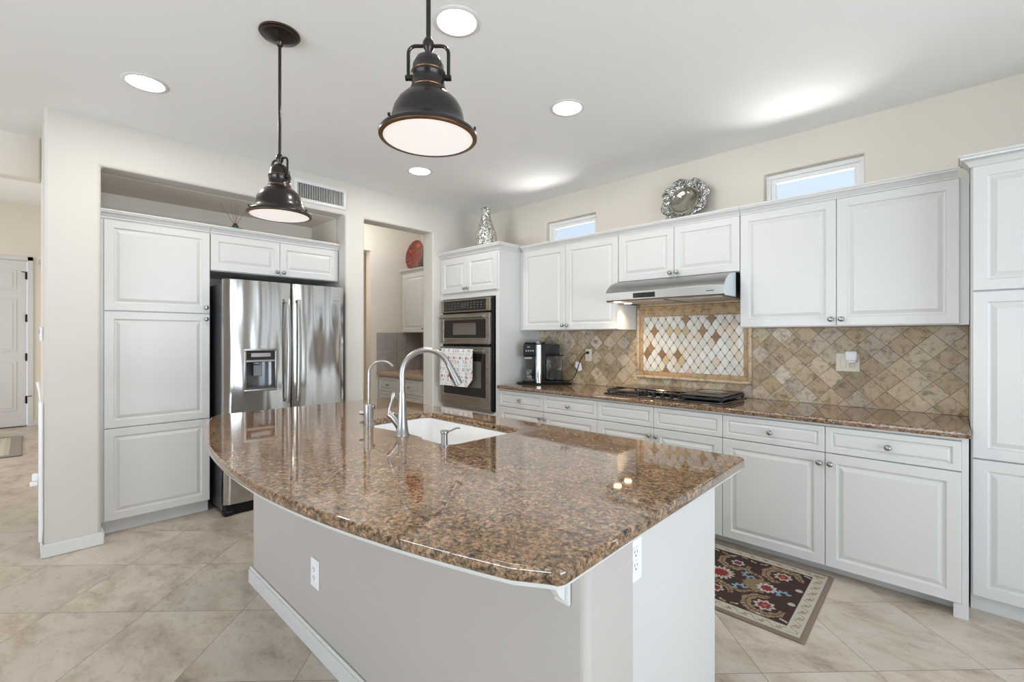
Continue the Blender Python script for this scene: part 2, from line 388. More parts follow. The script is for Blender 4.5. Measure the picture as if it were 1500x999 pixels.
def slab(name, mat, u0, u1, v0, v1, holes, w0, w1, fn, bevel=0.0, parent=None):
    """a wall of thickness w0..w1 with rectangular holes; fn(u, v, w) -> xyz"""
    us = sorted({u0, u1} | {h[0] for h in holes} | {h[1] for h in holes}); us = [u for u in us if u0 <= u <= u1]
    vs = sorted({v0, v1} | {h[2] for h in holes} | {h[3] for h in holes}); vs = [v for v in vs if v0 <= v <= v1]
    mb = MB(); bm = mb.bm; cache = {}
    def V(u, v, w):
        k = (round(u, 5), round(v, 5), round(w, 5))
        if k not in cache: cache[k] = bm.verts.new(fn(u, v, w))
        return cache[k]
    def solid(i, j):
        if not (0 <= i < len(us)-1 and 0 <= j < len(vs)-1): return False
        cu, cv = (us[i]+us[i+1])/2, (vs[j]+vs[j+1])/2
        return not any(h[0] < cu < h[1] and h[2] < cv < h[3] for h in holes)
    for i in range(len(us)-1):
        for j in range(len(vs)-1):
            if not solid(i, j): continue
            a, b, c, d = us[i], us[i+1], vs[j], vs[j+1]
            for w in (w0, w1): bm.faces.new((V(a, c, w), V(b, c, w), V(b, d, w), V(a, d, w)))
            if not solid(i-1, j): bm.faces.new((V(a, c, w0), V(a, d, w0), V(a, d, w1), V(a, c, w1)))
            if not solid(i+1, j): bm.faces.new((V(b, c, w0), V(b, d, w0), V(b, d, w1), V(b, c, w1)))
            if not solid(i, j-1): bm.faces.new((V(a, c, w0), V(b, c, w0), V(b, c, w1), V(a, c, w1)))
            if not solid(i, j+1): bm.faces.new((V(a, d, w0), V(b, d, w0), V(b, d, w1), V(a, d, w1)))
    return mb.build(name, mat, parent, bevel=bevel, seg=3)
onx = lambda u, v, w: (w, u, v)      # wall in a plane of constant x
ony = lambda u, v, w: (u, w, v)      # wall in a plane of constant y

def rrect(x0, x1, y0, y1, r, n=6):
    pts = []
    for cx, cy, a0 in ((x1-r, y1-r, 0), (x0+r, y1-r, 90), (x0+r, y0+r, 180), (x1-r, y0+r, 270)):
        for k in range(n+1):
            t = math.radians(a0+90*k/n); pts.append((cx+r*math.cos(t), cy+r*math.sin(t)))
    return pts

# ================================================================== the setting
CEIL = 2.80
f = MB().box(-10.6, 3.75, -4.35, 4.2, -0.08, 0.0); struct(f.build('floor', M['floor']))
c = MB().box(-4.92, 3.75, -4.35, 3.90, CEIL, CEIL+0.1); ceil = struct(c.build('ceiling', M['ceil']))
struct(MB().box(-10.6, -4.92, -4.35, 0.36, 3.41, 3.5).build('ceiling_foyer', M['ceil']))
struct(MB().box(-7.3, -4.27, 2.20, 4.2, 3.12, 3.2).build('ceiling_butler', M['ceil']))

# cabinet wall with two clerestory windows and the nook's glazed opening
W1 = (-3.085, -2.478, 2.27, 2.560); W2 = (-1.018, -0.428, 2.27, 2.560); WN = (1.50, 3.40, 0.12, 2.35)
struct(slab('wall_north', M['wall'], -4.27, 3.75, 0.0, 3.0, [W1, W2, WN], 3.74, 3.90, ony, bevel=0.012))
# pantry wall with the fridge niche and the doorway
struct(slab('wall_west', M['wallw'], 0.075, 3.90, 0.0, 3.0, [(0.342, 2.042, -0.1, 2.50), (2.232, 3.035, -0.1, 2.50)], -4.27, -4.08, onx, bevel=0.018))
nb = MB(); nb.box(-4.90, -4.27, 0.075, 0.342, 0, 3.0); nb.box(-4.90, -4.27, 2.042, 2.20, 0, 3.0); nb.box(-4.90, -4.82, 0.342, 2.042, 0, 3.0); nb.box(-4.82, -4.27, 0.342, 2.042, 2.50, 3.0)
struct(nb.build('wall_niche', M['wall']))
struct(slab('wall_east', M['wall'], -4.35, 3.90, 0.0, 3.0, [(-1.2, 2.6, 0.2, 2.4)], 3.60, 3.75, onx))
struct(slab('wall_south', M['wall'], -4.90, 3.75, 0.0, 3.0, [(-3.3, 1.3, 0.2, 2.5)], -4.35, -4.20, ony))
struct(slab('wall_foyer_south', M['hallwall'], -10.6, -4.90, 0.0, 3.5, [(-9.3, -5.9, 0.3, 2.9)], -4.35, -4.20, ony))
struct(slab('wall_foyer_west', M['hallwall'], -4.35, 0.36, 0.0, 3.5, [(-0.94, 0.013, -0.1, 2.55)], -10.5, -10.35, onx))
struct(MB().box(-10.5, -4.90, 0.24, 0.36, 0, 3.5).build('wall_foyer_north', M['hallwall']))
struct(MB().box(-4.90, -4.77, -4.20, 0.075, 2.50, 3.45).build('trim_hall_header', M['hallwall'], bevel=0.015))
# butler pantry
struct(slab('wall_butler_end', M['wall'], 2.20, 4.10, 0.0, 3.15, [(2.30, 3.17, -0.1, 2.52)], -5.76, -5.63, onx, bevel=0.012))
struct(MB().box(-5.63, -4.27, 3.97, 4.10, 0, 3.15).build('wall_butler_back', M['wall']))
struct(MB().box(-7.2, -4.90, 2.10, 2.20, 0, 3.15).build('wall_butler_side', M['wall']))
cb = MB(); cb.box(-7.3, -7.2, 2.10, 4.1, 0, 3.15); cb.box(-7.2, -5.76, 3.97, 4.10, 0, 3.15)
struct(cb.build('wall_corridor', M['hallwall']))

# baseboards
def base_profile(name, x0, x1, y0, y1, h=0.10):
    return struct(MB().box(x0, x1, y0, y1, 0, h, 0.004).build(name, M['trimw'], bevel=0.004))
bb = MB(); bb.box(-4.08, -4.066, 0.060, 0.356, 0, 0.085, 0.004); bb.box(-4.90, -4.066, 0.061, 0.075, 0, 0.085, 0.004); bb.box(-4.19, -4.066, 0.342, 0.357, 0, 0.085, 0.004)
struct(bb.build('baseboard_west', M['trimw'], bevel=0.003))
struct(MB().box(-10.35, -10.335, 0.075, 0.24, 0, 0.09, 0.003).build('baseboard_foyer', M['trimw']))

# windows above the cabinets
def window(name, r):
    x0, x1, z0, z1 = r
    root = bpy.data.objects.new(name, None); C.objects.link(root); root.location = ((x0+x1)/2, 3.84, z0); root['kind'] = 'structure'
    cx = (x0+x1)/2
    mb = MB()
    def ring(a, b, c_, d, t, y0, y1):
        mb.box(a, b, y0, y1, d-t, d); mb.box(a, b, y0, y1, c_, c_+t); mb.box(a, a+t, y0, y1, c_+t, d-t); mb.box(b-t, b, y0, y1, c_+t, d-t)
    ring(x0-cx+.001, x1-cx-.001, 0.001, z1-z0-.001, 0.030, -0.045, 0.02)
    ring(x0-cx+0.03, x1-cx-0.03, 0.03, z1-z0-0.03, 0.030, -0.026, 0.008)
    mb.build('window_frame', M['winglow'], root, bevel=0.003)
    MB().box(x0-cx+0.058, x1-cx-0.058, -0.003, 0.003, 0.058, z1-z0-0.058).build('pane', M['glass'], root)
    return root
window('window_1', W1); window('window_2', W2)

# front door of the foyer
dr = bpy.data.objects.new('door_1', None); C.objects.link(dr); dr.location = (-10.35, 0, 0); dr['kind'] = 'structure'
mb = MB(); mb.box(-0.055, -0.010, -0.93, 0.005, 0.012, 2.54)
leaf = mb.build('door_leaf', M['trimw'], dr)
pn = MB()
for (ya, yb, za, zb) in ((-0.83, -0.52, 2.08, 2.40), (-0.40, -0.10, 2.08, 2.40), (-0.83, -0.52, 1.15, 1.95), (-0.40, -0.10, 1.15, 1.95), (-0.83, -0.52, 0.25, 1.0), (-0.40, -0.10, 0.25, 1.0)):
    pn.box(-0.012, -0.004, ya, yb, za, zb, 0.004); pn.box(-0.008, 0.001, ya+0.04, yb-0.04, za+0.04, zb-0.04, 0.004)
pn.build('door_panel', M['trimw'], dr)
cs = MB(); cs.box(0, 0.018, 0.013, 0.075, 0, 2.61, 0.003); cs.box(0, 0.018, -1.0, 0.075, 2.55, 2.61, 0.003); cs.box(0, 0.018, -1.0, -0.94, 0, 2.61, 0.003)
cs.build('door_casing', M['trimw'], dr)
for z in (2.32, 1.665, 1.065, 0.41):
    h = MB(); h.box(-0.012, 0.006, -0.012, 0.016, z-0.055, z+0.055, 0.002); h.cyl((0.006, 0.004, z-0.06), (0.006, 0.004, z+0.06), 0.007)
    if z > 2 or z < 0.5: h.cyl((0.01, 0.004, z+0.05), (0.03, 0.06 if z < 1 else -0.05, z+0.055), 0.006)
    h.build('hinge', M['black'], dr)
MB().box(-0.055, 0.0, -0.93, 0.005, 0.0, 0.012).build('threshold', M['black'], dr)

# small ledge with a slanted bracket on the hall wall beside the door
lg = MB(); lg.box(-10.2, -9.5, 0.12, 0.24, 2.49, 2.53, 0.004); lg.box(-10.2, -9.5, 0.16, 0.24, 2.44, 2.49, 0.004)
lg.prism([(0.13, 2.50), (0.15, 2.47), (0.24, 2.36), (0.24, 2.40)], -10.2, -10.16, lambda a, b, z: (z, a, b))
tag(lg.build('wall_ledge', M['trimw']), 'white moulded ledge high on the foyer wall beside the front door', 'ledge')

# big glazed openings behind the camera
def glazed(name, loc, rz, wd, h, n):
    root = bpy.data.objects.new(name, None); C.objects.link(root); root.location = loc; root.rotation_euler = (0, 0, rz); root['kind'] = 'structure'
    mb = MB(); mb.box(-wd/2, wd/2, -0.03, 0.03, 0, 0.06); mb.box(-wd/2, wd/2, -0.03, 0.03, h-0.06, h)
    for k in range(n+1):
        x = -wd/2+0.03+(wd-0.06)*k/n; mb.box(x-0.03, x+0.03, -0.03, 0.03, 0.06, h-0.06)
    mb.build('window_frame', M['winglow'], root)
    for k in range(n):
        a = -wd/2+0.06+(wd-0.06)*k/n; MB().box(a, a+(wd-0.06)/n-0.06, -0.003, 0.003, 0.06, h-0.06).build('pane', M['glass'], root)
glazed('window_3', (2.45, 3.82, 0.121), 0, 1.898, 2.228, 2)
glazed('window_4', (3.68, 0.7, 0.201), PI/2, 3.798, 2.198, 4)
glazed('window_5', (-1.0, -4.28, 0.201), 0, 4.598, 2.298, 4)
glazed('window_6', (-7.6, -4.28, 0.301), 0, 3.398, 2.598, 3)

# ================================================================== cabinets
def panel_front(mb, x0, x1, z0, z1, t=0.020, stile=0.052, drawer=False):
    """one routed raised-panel front, back at y=0, face at y=-t; mb coordinates are local (x right, z up, -y out)"""
    bm = mb.bm; s = 0.030 if drawer else stile
    if z1 - z0 < 0.28 or x1-x0 < 0.28: s = min(s, 0.034)
    prof = [(0.0, 0.0), (0.0, t-0.003), (0.003, t), (s, t), (s+0.003, t-0.006), (s+0.009, t-0.0085), (s+0.013, t-0.0085), (s+0.031, t-0.002), (s+0.034, t-0.001)]
    if drawer or z1-z0 < 0.2: prof = [(0.0, 0.0), (0.0, t-0.003), (0.003, t), (s, t), (s+0.003, t-0.006), (s+0.006, t-0.008), (s+0.018, t-0.0015)]
    rings = []
    for o, d in prof:
        rings.append([bm.verts.new((x, -d, z)) for x, z in ((x0+o, z0+o), (x1-o, z0+o), (x1-o, z1-o), (x0+o, z1-o))])
    bm.faces.new(rings[0])
    for A, B in zip(rings, rings[1:]):
        for i in range(4):
            j = (i+1) % 4; bm.faces.new((A[i], A[j], B[j], B[i]))
    bm.faces.new(rings[-1][::-1])
    return mb
def front(root, kind, x0, x1, z0, z1, y, knob=None, g=0.0015):
    o = panel_front(MB(), x0+g, x1-g, z0, z1, drawer=(kind == 'drawer')).build(kind, M['cab'], root, smooth=12)
    o.location = (0, y, 0)
    if knob:
        k = MB(); k.lathe([(0, 0.0), (0.0075, 0.0), (0.006, 0.004), (0.0048, 0.009), (0.0055, 0.013), (0.012, 0.017), (0.0155, 0.022), (0.0155, 0.025), (0.012, 0.030), (0.006, 0.0325), (0, 0.033)], (knob[0], -0.020, knob[1]), 20, '-y')
        k.build('knob', M['nickel'], o)
    return o
def cove(mb, x0, x1, z0, y0, proj=0.045, h=0.055, left=None, right=None):
    """crown moulding profile swept along x; left/right: how far it returns back (depth) at that end"""
    prof = [(0.0, 0.0), (0.007, 0.0), (0.007, 0.008), (0.012, 0.012), (0.018, 0.022), (0.028, 0.032), (proj-0.008, 0.036), (proj-0.006, h-0.012), (proj, h-0.010), (proj, h), (-0.02, h), (-0.02, 0.0)]
    bm = mb.bm; A = []; B = []
    for p, zz in prof:
        A.append(bm.verts.new((x0 - (max(p, 0) if left else 0), y0-p, z0+zz))); B.append(bm.verts.new((x1 + (max(p, 0) if right else 0), y0-p, z0+zz)))
    n = len(prof)
    for i in range(n):
        j = (i+1) % n; bm.faces.new((A[i], A[j], B[j], B[i]))
    def ret(ring, xe, sgn, depth):
        R = [bm.verts.new((xe + sgn*max(p, 0) if p >= 0 else xe, y0+depth, z0+zz)) for p, zz in prof]
        for i in range(n-3):
            bm.faces.new((ring[i], ring[i+1], R[i+1], R[i]))
        T = [ring[9], R[9], bm.verts.new((xe, y0+depth, z0+h)), bm.verts.new((xe, y0, z0+h))]
        bm.faces.new(T)
    if left: ret(A, x0, -1, left)
    else: bm.faces.new(A)
    if right: ret(B, x1, 1, right)
    else: bm.faces.new(B)
    return mb

# ---- base cabinets on the cooktop wall: face plane y = 3.15, door faces y = 3.13
YB = 3.15
def base_cab(label, x0, x1, xm, drawer_knobs, first=False, last=False):
    r = thing('base_cabinet', label, 'cabinet', ((x0+x1)/2, YB, 0), 0, 'white base cabinets under the cooktop counter'); c = (x0+x1)/2
    b = MB(); b.box(x0-c+.0005, x1-c-.0005, 0, 0.575, 0.075, 0.868)
    b.box(x0-c+.0005, x1-c-.0005, -0.022, 0.02, 0.868, 0.876, 0.002); b.box(x0-c+.0005, x1-c-.0005, -0.034, 0.02, 0.8745, 0.8815, 0.002)
    if last: b.box(x1-c-.0005, x1-c+0.024, -0.008, 0.575, 0.0, 0.8815)
    b.build('body', M['cab'], r)
    t = MB().box(x0-c, x1-c, 0.095, 0.13, 0, 0.0755)
    if last: t.box(x1-c-0.030, x1-c-.0006, -0.010, 0.03, 0.0, 0.070)
    t.build('toe_kick', M['cab'], r)
    for a, bb_, side in ((x0, xm, 'r'), (xm, x1, 'l')):
        front(r, 'drawer', a-c, bb_-c, 0.716, 0.862, 0, ((a+bb_)/2-c, 0.789) if drawer_knobs else None)
        kx = (bb_-0.026 if side == 'r' else a+0.026)-c
        front(r, 'door', a-c, bb_-c, 0.073, 0.711, 0, (kx, 0.655))
    return r
base_cab('white base cabinet left of the cooktop, nearest the wall oven, knobs on both drawers', -3.165, -2.058, -2.614, True)
base_cab('white base cabinet directly under the black cooktop with knobless drawer fronts', -2.058, -1.098, -1.579, False)
base_cab('wide white base cabinet right of the cooktop with two tall doors above the floral rug', -1.098, 0.022, -0.536, True, last=True)

# ---- upper cabinets: door faces y = 3.41
def upper_cab(label, x0, x1, xm, z0, z1, kz, ext_l=0, ext_r=0, crown_l=0, crown_r=0):
    c = (x0+x1)/2
    r = thing('upper_cabinet', label, 'cabinet', (c, 3.43, z0), 0, 'white upper cabinets over the cooktop counter')
    b = MB(); b.box(x0-c-ext_l+.0005, x1-c+ext_r-.0005, 0, 0.309, 0, z1-z0+0.01)
    if z0 < 1.5: b.box(x0-c-ext_l+.002, x1-c+ext_r-.002, -0.004, 0.012, 0.0, 0.02)
    b.build('body', M['cab'], r)
    front(r, 'door', x0-c, xm-c, 0.004, z1-z0, 0, (xm-c-0.027, kz-z0)); front(r, 'door', xm-c, x1-c, 0.004, z1-z0, 0, (xm-c+0.027, kz-z0))
    cr = MB(); cove(cr, x0-c-crown_l, x1-c+crown_r, z1-z0+0.003, -0.004); cr.box(x0-c-crown_l, x1-c+crown_r, 0.0, 0.309, z1-z0+0.0105, z1-z0+0.052)
    cr.build('crown_moulding', M['cab'], r)
    return r
upper_cab('tall white two-door wall cabinet above the coffee maker', -3.116, -2.035, -2.584, 1.435, 2.210, 1.478, ext_l=0.05, crown_l=0.004)
upper_cab('short white wall cabinet directly above the steel range hood', -2.033, -1.080, -1.553, 1.823, 2.210, 1.862)
upper_cab('large white two-door wall cabinet right of the range hood, under the bright window', -1.078, 0.017, -0.526, 1.435, 2.210, 1.478, ext_r=0.036, crown_r=-0.009)

# ---- tall cabinet at the right edge: door faces y = 3.26
r = thing('tall_cabinet', 'floor-to-crown white pantry cabinet at the right edge of the picture', 'cabinet', (0.055, 3.28, 0))
b = MB(); b.box(0, 1.25, 0, 0.459, 0.09, 2.225); b.build('body', M['cab'], r)
MB().box(0, 1.25, 0.025, 0.06, 0, 0.0905).build('toe_kick', M['cab'], r)
for k in range(2):
    a = 0.004 + k*0.62; e = a+0.62
    front(r, 'door', a, e, 1.600, 2.216, 0, (e-0.03, 1.64)); front(r, 'door', a, e, 0.768, 1.594, 0, (e-0.03, 1.55)); front(r, 'door', a, e, 0.083, 0.762, 0, (e-0.03, 0.72))
cr = MB(); cove(cr, 0, 1.25, 2.218, -0.004, h=0.058, left=0.105, right=0.105); cr.box(0, 1.25, 0.0, 0.459, 2.2255, 2.27); cr.build('crown_moulding', M['cab'], r)
struct(MB().box(1.357, 1.41, 3.20, 3.74, 0, 2.8).build('wall_nook_return', M['wall']))

# ---- oven tower: door faces y = 3.12, side at x = -3.17
TX0, TX1 = -4.078, -3.168
r = thing('oven_tower_cabinet', 'tall white cabinet housing the wall oven beside the doorway', 'cabinet', (TX0, 3.14, 0)); Wt = TX1-TX0
b = MB(); b.box(0, Wt, 0, 0.599, 0.09, 0.640); b.box(0, Wt, 0, 0.599, 1.775, 2.215)
b.box(0, 0.045, 0, 0.599, 0.640, 1.775); b.box(Wt-0.048, Wt, 0, 0.599, 0.640, 1.775); b.box(0.045, Wt-0.048, 0.57, 0.599, 0.640, 1.775)
b.build('body', M['cab'], r)
MB().box(0, Wt, 0.06, 0.10, 0, 0.0905).build('toe_kick', M['cab'], r)
front(r, 'door', 0.038, 0.452, 1.835, 2.190, 0, (0.425, 1.872)); front(r, 'door', 0.452, Wt-0.02, 1.835, 2.190, 0, (0.479, 1.872))
front(r, 'drawer', 0.038, Wt-0.02, 0.10, 0.36, 0, (0.44, 0.23)); front(r, 'drawer', 0.038, Wt-0.02, 0.365, 0.62, 0, (0.44, 0.49))
cr = MB(); cove(cr, 0, Wt, 2.218, -0.004, h=0.062, right=0.238); cr.box(0, Wt, 0, 0.599, 2.2155, 2.27); cr.build('crown_moulding', M['cab'], r)

# ---- pantry wall cabinets (rotated: local x = world y, outward = +x); door faces x = -4.21
XP = -4.23
def pantry(name, label, y0):
    return thing(name, label, 'cabinet', (XP, y0, 0), PI/2)
r = pantry('pantry_cabinet', 'tall white three-door pantry cabinet left of the refrigerator', 0.344)
b = MB(); b.box(0, 0.650, 0, 0.589, 0.10, 2.196); b.build('body', M['cab'], r)
MB().box(0.0, 0.650, 0.055, 0.085, 0, 0.1005).build('toe_kick', M['cab'], r)
front(r, 'door', 0.021, 0.648, 1.554, 2.180, 0, (0.620, 1.597)); front(r, 'door', 0.021, 0.648, 0.740, 1.548, 0, (0.620, 1.508)); front(r, 'door', 0.021, 0.648, 0.101, 0.734, 0, None)
cr = MB(); cove(cr, 0, 0.650, 2.190, -0.004); cr.box(0, 0.650, 0, 0.585, 2.1965, 2.240); cr.build('crown_moulding', M['cab'], r)
r = pantry('over_fridge_cabinet', 'short white two-door cabinet directly above the refrigerator', 0.996)
b = MB(); b.box(0, 1.044, 0, 0.589, 1.892, 2.196); b.build('body', M['cab'], r)
front(r, 'door', 0.001, 0.516, 1.896, 2.178, 0, (0.489, 1.926)); front(r, 'door', 0.516, 1.034, 1.896, 2.178, 0, (0.543, 1.926))
cr = MB(); cove(cr, 0, 1.044, 2.190, -0.004); cr.box(0, 1.044, 0, 0.585, 2.1965, 2.240); cr.build('crown_moulding', M['cab'], r)

# ---- butler pantry cabinets (seen through the doorway)
r = thing('butler_base_cabinet', 'cream drawer cabinet seen through the doorway, under the beige counter', 'cabinet', (-5.628, 3.29, 0))
b = MB(); b.box(0, 1.356, 0, 0.66, 0.09, 0.868); b.build('body', M['cab'], r)
MB().box(0, 1.356, 0.06, 0.10, 0, 0.0905).build('toe_kick', M['cab'], r)
for a, e in ((0.03, 0.51), (0.51, 0.99), (0.99, 1.35)):
    front(r, 'drawer', a, e, 0.66, 0.84, 0, ((a+e)/2, 0.75)); front(r, 'drawer', a, e, 0.44, 0.655, 0, ((a+e)/2, 0.55)); front(r, 'drawer', a, e, 0.11, 0.435, 0, ((a+e)/2, 0.28))
ct = MB().box(-5.629, -4.272, 3.25, 3.968, 0.8685, 0.914, 0.004).build('butler_counter', M['butler_stone'])
tag(ct, 'beige stone counter on the small cabinet beyond the doorway', 'counter')
r = thing('butler_upper_cabinet', 'white wall cabinet beyond the doorway with the red plate on top', 'cabinet', (-5.628, 3.66, 1.435))
b = MB(); b.box(0, 1.356, 0, 0.308, 0, 0.82); b.build('body', M['cab'], r)
front(r, 'door', 0.02, 0.56, 0.004, 0.805, 0, (0.53, 0.05)); front(r, 'door', 0.56, 1.10, 0.004, 0.805, 0, (0.59, 0.05))
cr = MB(); cove(cr, 0, 1.356, 0.812, -0.004); cr.box(0, 1.356, 0, 0.308, 0.8205, 0.862); cr.build('crown_moulding', M['cab'], r)

# ================================================================== coloured-cell meshes (tiles, mosaics, woven patterns)
def clip(poly, x0, x1, z0, z1):
    def cut(P, inside, inter):
        out = []
        for i, a in enumerate(P):
            b_ = P[(i+1) % len(P)]
            if inside(a):
                out.append(a)
                if not inside(b_): out.append(inter(a, b_))
            elif inside(b_): out.append(inter(a, b_))
        return out
    def lx(v): return lambda a, b_: (v, a[1]+(b_[1]-a[1])*(v-a[0])/(b_[0]-a[0]))
    def lz(v): return lambda a, b_: (a[0]+(b_[0]-a[0])*(v-a[1])/(b_[1]-a[1]), v)
    P = poly
    for ins, it in ((lambda p: p[0] >= x0, lx(x0)), (lambda p: p[0] <= x1, lx(x1)), (lambda p: p[1] >= z0, lz(z0)), (lambda p: p[1] <= z1, lz(z1))):
        if len(P) < 3: return []
        P = cut(P, ins, it)
    return P
def area2(P): return abs(sum(P[i][0]*P[(i+1) % len(P)][1]-P[(i+1) % len(P)][0]*P[i][1] for i in range(len(P))))/2
def tiles_mesh(name, cells, y, t, mat, parent, fn=None):
    """cells: list of (polygon [(x,z)...], colour); each is a thin raised tile facing -y"""
    fn = fn or (lambda a, yy, z: (a, yy, z))
    bm = bmesh.new(); lay = bm.loops.layers.float_color.new('col')
    for cell in cells:
        P, col = cell[:2]; t_ = cell[2] if len(cell) > 2 else t
        if len(P) < 3 or area2(P) < 2e-5: continue
        cx = sum(p[0] for p in P)/len(P); cz = sum(p[1] for p in P)/len(P)
        def ins(p, o):
            d = math.hypot(p[0]-cx, p[1]-cz) or 1; k = max(0, 1-o/d); return (cx+(p[0]-cx)*k, cz+(p[1]-cz)*k)
        A = [bm.verts.new(fn(p[0], y, p[1])) for p in P]; B = [bm.verts.new(fn(*(lambda q: (q[0], y-t_, q[1]))(ins(p, 0.0018)))) for p in P]
        n = len(P); fs = []
        try:
            fs.append(bm.faces.new(B))
            for i in range(n):
                j = (i+1) % n; fs.append(bm.faces.new((A[i], A[j], B[j], B[i])))
        except ValueError: continue
        for f_ in fs:
            for l in f_.loops: l[lay] = (*col, 1)
    bmesh.ops.recalc_face_normals(bm, faces=bm.faces)
    me = bpy.data.meshes.new(name); bm.to_mesh(me); bm.free(); me.materials.append(mat)
    o = bpy.data.objects.new(name, me); C.objects.link(o); o.parent = parent
    return o
def inset_poly(P, o):
    cx = sum(p[0] for p in P)/len(P); cz = sum(p[1] for p in P)/len(P)
    return [(cx+(p[0]-cx)*(1-o/max(1e-4, math.hypot(p[0]-cx, p[1]-cz))), cz+(p[1]-cz)*(1-o/max(1e-4, math.hypot(p[0]-cx, p[1]-cz)))) for p in P]

rnd = random.Random(11)
TR = [(0.52, 0.41, 0.28), (0.46, 0.35, 0.23), (0.58, 0.48, 0.36), (0.40, 0.31, 0.21), (0.62, 0.54, 0.44), (0.50, 0.42, 0.33), (0.44, 0.34, 0.21), (0.55, 0.45, 0.31), (0.60, 0.50, 0.36)]
def trav_cells(x0, x1, z0, z1, s=0.0725):
    out = []
    i0, i1 = int((x0+4)/s/1)-2, 0
    n = int((x1-x0)/s)+4; m = int((z1-z0)/s)+4
    for i in range(n):
        for j in range(m):
            if (i+j) % 2: continue
            cx, cz = x0-0.02+i*s, 0.955+(j-1)*s
            P = [(cx+s-0.0004, cz), (cx, cz+s-0.0004), (cx-s+0.0004, cz), (cx, cz-s+0.0004)]
            P = clip(P, x0, x1, z0, z1)
            c_ = rnd.choice(TR); k = rnd.uniform(0.9, 1.1)
            if P: out.append((P, tuple(v*k for v in c_)))
    return out
BX0, BX1 = -3.166, 0.053
r = thing('backsplash', 'tan travertine diamond tile backsplash between counter and wall cabinets', 'backsplash', (0, 0, 0))
gb = MB(); gb.box(BX0, BX1, 3.7335, 3.7395, 0.915, 1.434); gb.box(-2.032, -1.082, 3.7335, 3.7395, 1.434, 1.80); gb.build('grout_bed', M['grout'], r)
FX0, FX1, FZ0, FZ1 = -2.032, -1.092, 1.015, 1.66
cells = trav_cells(BX0, FX0, 0.915, 1.433) + trav_cells(FX1, BX1, 0.915, 1.433) + trav_cells(FX0, FX1, 0.915, FZ0)
cells += trav_cells(FX0+.001, FX1-.001, FZ1, 1.80)
tiles_mesh('travertine_tiles', cells, 3.7335, 0.005, M['trav'], r)
# mosaic panel
MX0, MX1, MZ0, MZ1 = -1.972, -1.150, 1.076, 1.545
MO = [(0.78, 0.76, 0.70), (0.80, 0.78, 0.74), (0.74, 0.68, 0.58), (0.76, 0.66, 0.54), (0.78, 0.75, 0.68), (0.72, 0.60, 0.47), (0.80, 0.79, 0.75), (0.60, 0.49, 0.28), (0.33, 0.19, 0.09), (0.27, 0.15, 0.07), (0.74, 0.72, 0.64)]
dw, dh = (MX1-MX0)/12.0, 0.0985; cells = []; dots = []
for j in range(-1, 12):
    for i in range(-1, 14):
        cx = MX0 + (i + (0.5 if j % 2 else 0.0))*dw; cz = MZ0 + j*dh/2
        if j % 2 == 0: cx = MX0 + i*dw
        P = [(cx+dw/2-0.0015, cz), (cx, cz+dh/2-0.002), (cx-dw/2+0.0015, cz), (cx, cz-dh/2+0.002)]
        # soften the tips of the lozenge
        Q = []
        for k in range(4):
            a, b_, c_ = P[k-1], P[k], P[(k+1) % 4]
            Q += [(b_[0]+(a[0]-b_[0])*0.13, b_[1]+(a[1]-b_[1])*0.13), (b_[0]+(c_[0]-b_[0])*0.13, b_[1]+(c_[1]-b_[1])*0.13)]
        Q = clip(Q, MX0, MX1, MZ0, MZ1)
        wts = [7, 7, 5, 5, 6, 5, 7, 3, 2.0, 1.6, 5]
        col = rnd.choices(MO, wts)[0]; k = rnd.uniform(0.93, 1.05)
        if Q: cells.append((Q, tuple(min(.85, v*k) for v in col)))
        for (dx, dz) in ((dw/2, 0), (0, dh/2)):
            px, pz = cx+dx, cz+dz
            if dx and MX0+.004 < px < MX1-.004 and MZ0+.004 < pz < MZ1-.004:
                rr = 0.0058; dots.append(([(px+rr, pz), (px, pz+rr), (px-rr, pz), (px, pz-rr)], (0.06, 0.035, 0.025)))
MB().box(MX0, MX1, 3.728, 3.7336, MZ0, MZ1).build('mosaic_bed', simple('mosaic_grout', (0.40, 0.32, 0.24), 0.9), r)
tiles_mesh('mosaic_tiles', cells + [(P, c_, 0.0048) for P, c_ in dots], 3.7285, 0.004, M['mosaic'], r)
# stone frame of the mosaic: inner flat band, outer rounded pencil
def colored(o, col):
    me = o.data; ca = me.color_attributes.new('col', 'FLOAT_COLOR', 'CORNER')
    for d in ca.data: d.color = (*col, 1)
def frame(mb, x0, x1, z0, z1, wd, y0, y1, b):
    mb.box(x0, x1, y0, y1, z0, z0+wd, b, 2); mb.box(x0, x1, y0, y1, z1-wd, z1, b, 2); mb.box(x0, x0+wd, y0, y1, z0+wd, z1-wd, b, 2); mb.box(x1-wd, x1, y0, y1, z0+wd, z1-wd, b, 2)
fm = MB(); frame(fm, FX0, FX1, FZ0, FZ1, 0.026, 3.708, 3.7335, 0.009); o = fm.build('frame_moulding', M['trav'], r); colored(o, (0.62, 0.49, 0.34))
fm = MB(); frame(fm, FX0+0.026, FX1-0.026, FZ0+0.026, 1.622, 0.034, 3.722, 3.7335, 0.003); fm.box(FX0+0.026, FX1-0.026, 3.720, 3.7335, 1.546, 1.60, 0.003)
fm.box(FX0+0.026, FX1-0.026, 3.712, 3.7335, 1.612, 1.634, 0.005); o = fm.build('frame_band', M['trav'], r); colored(o, (0.50, 0.34, 0.19))
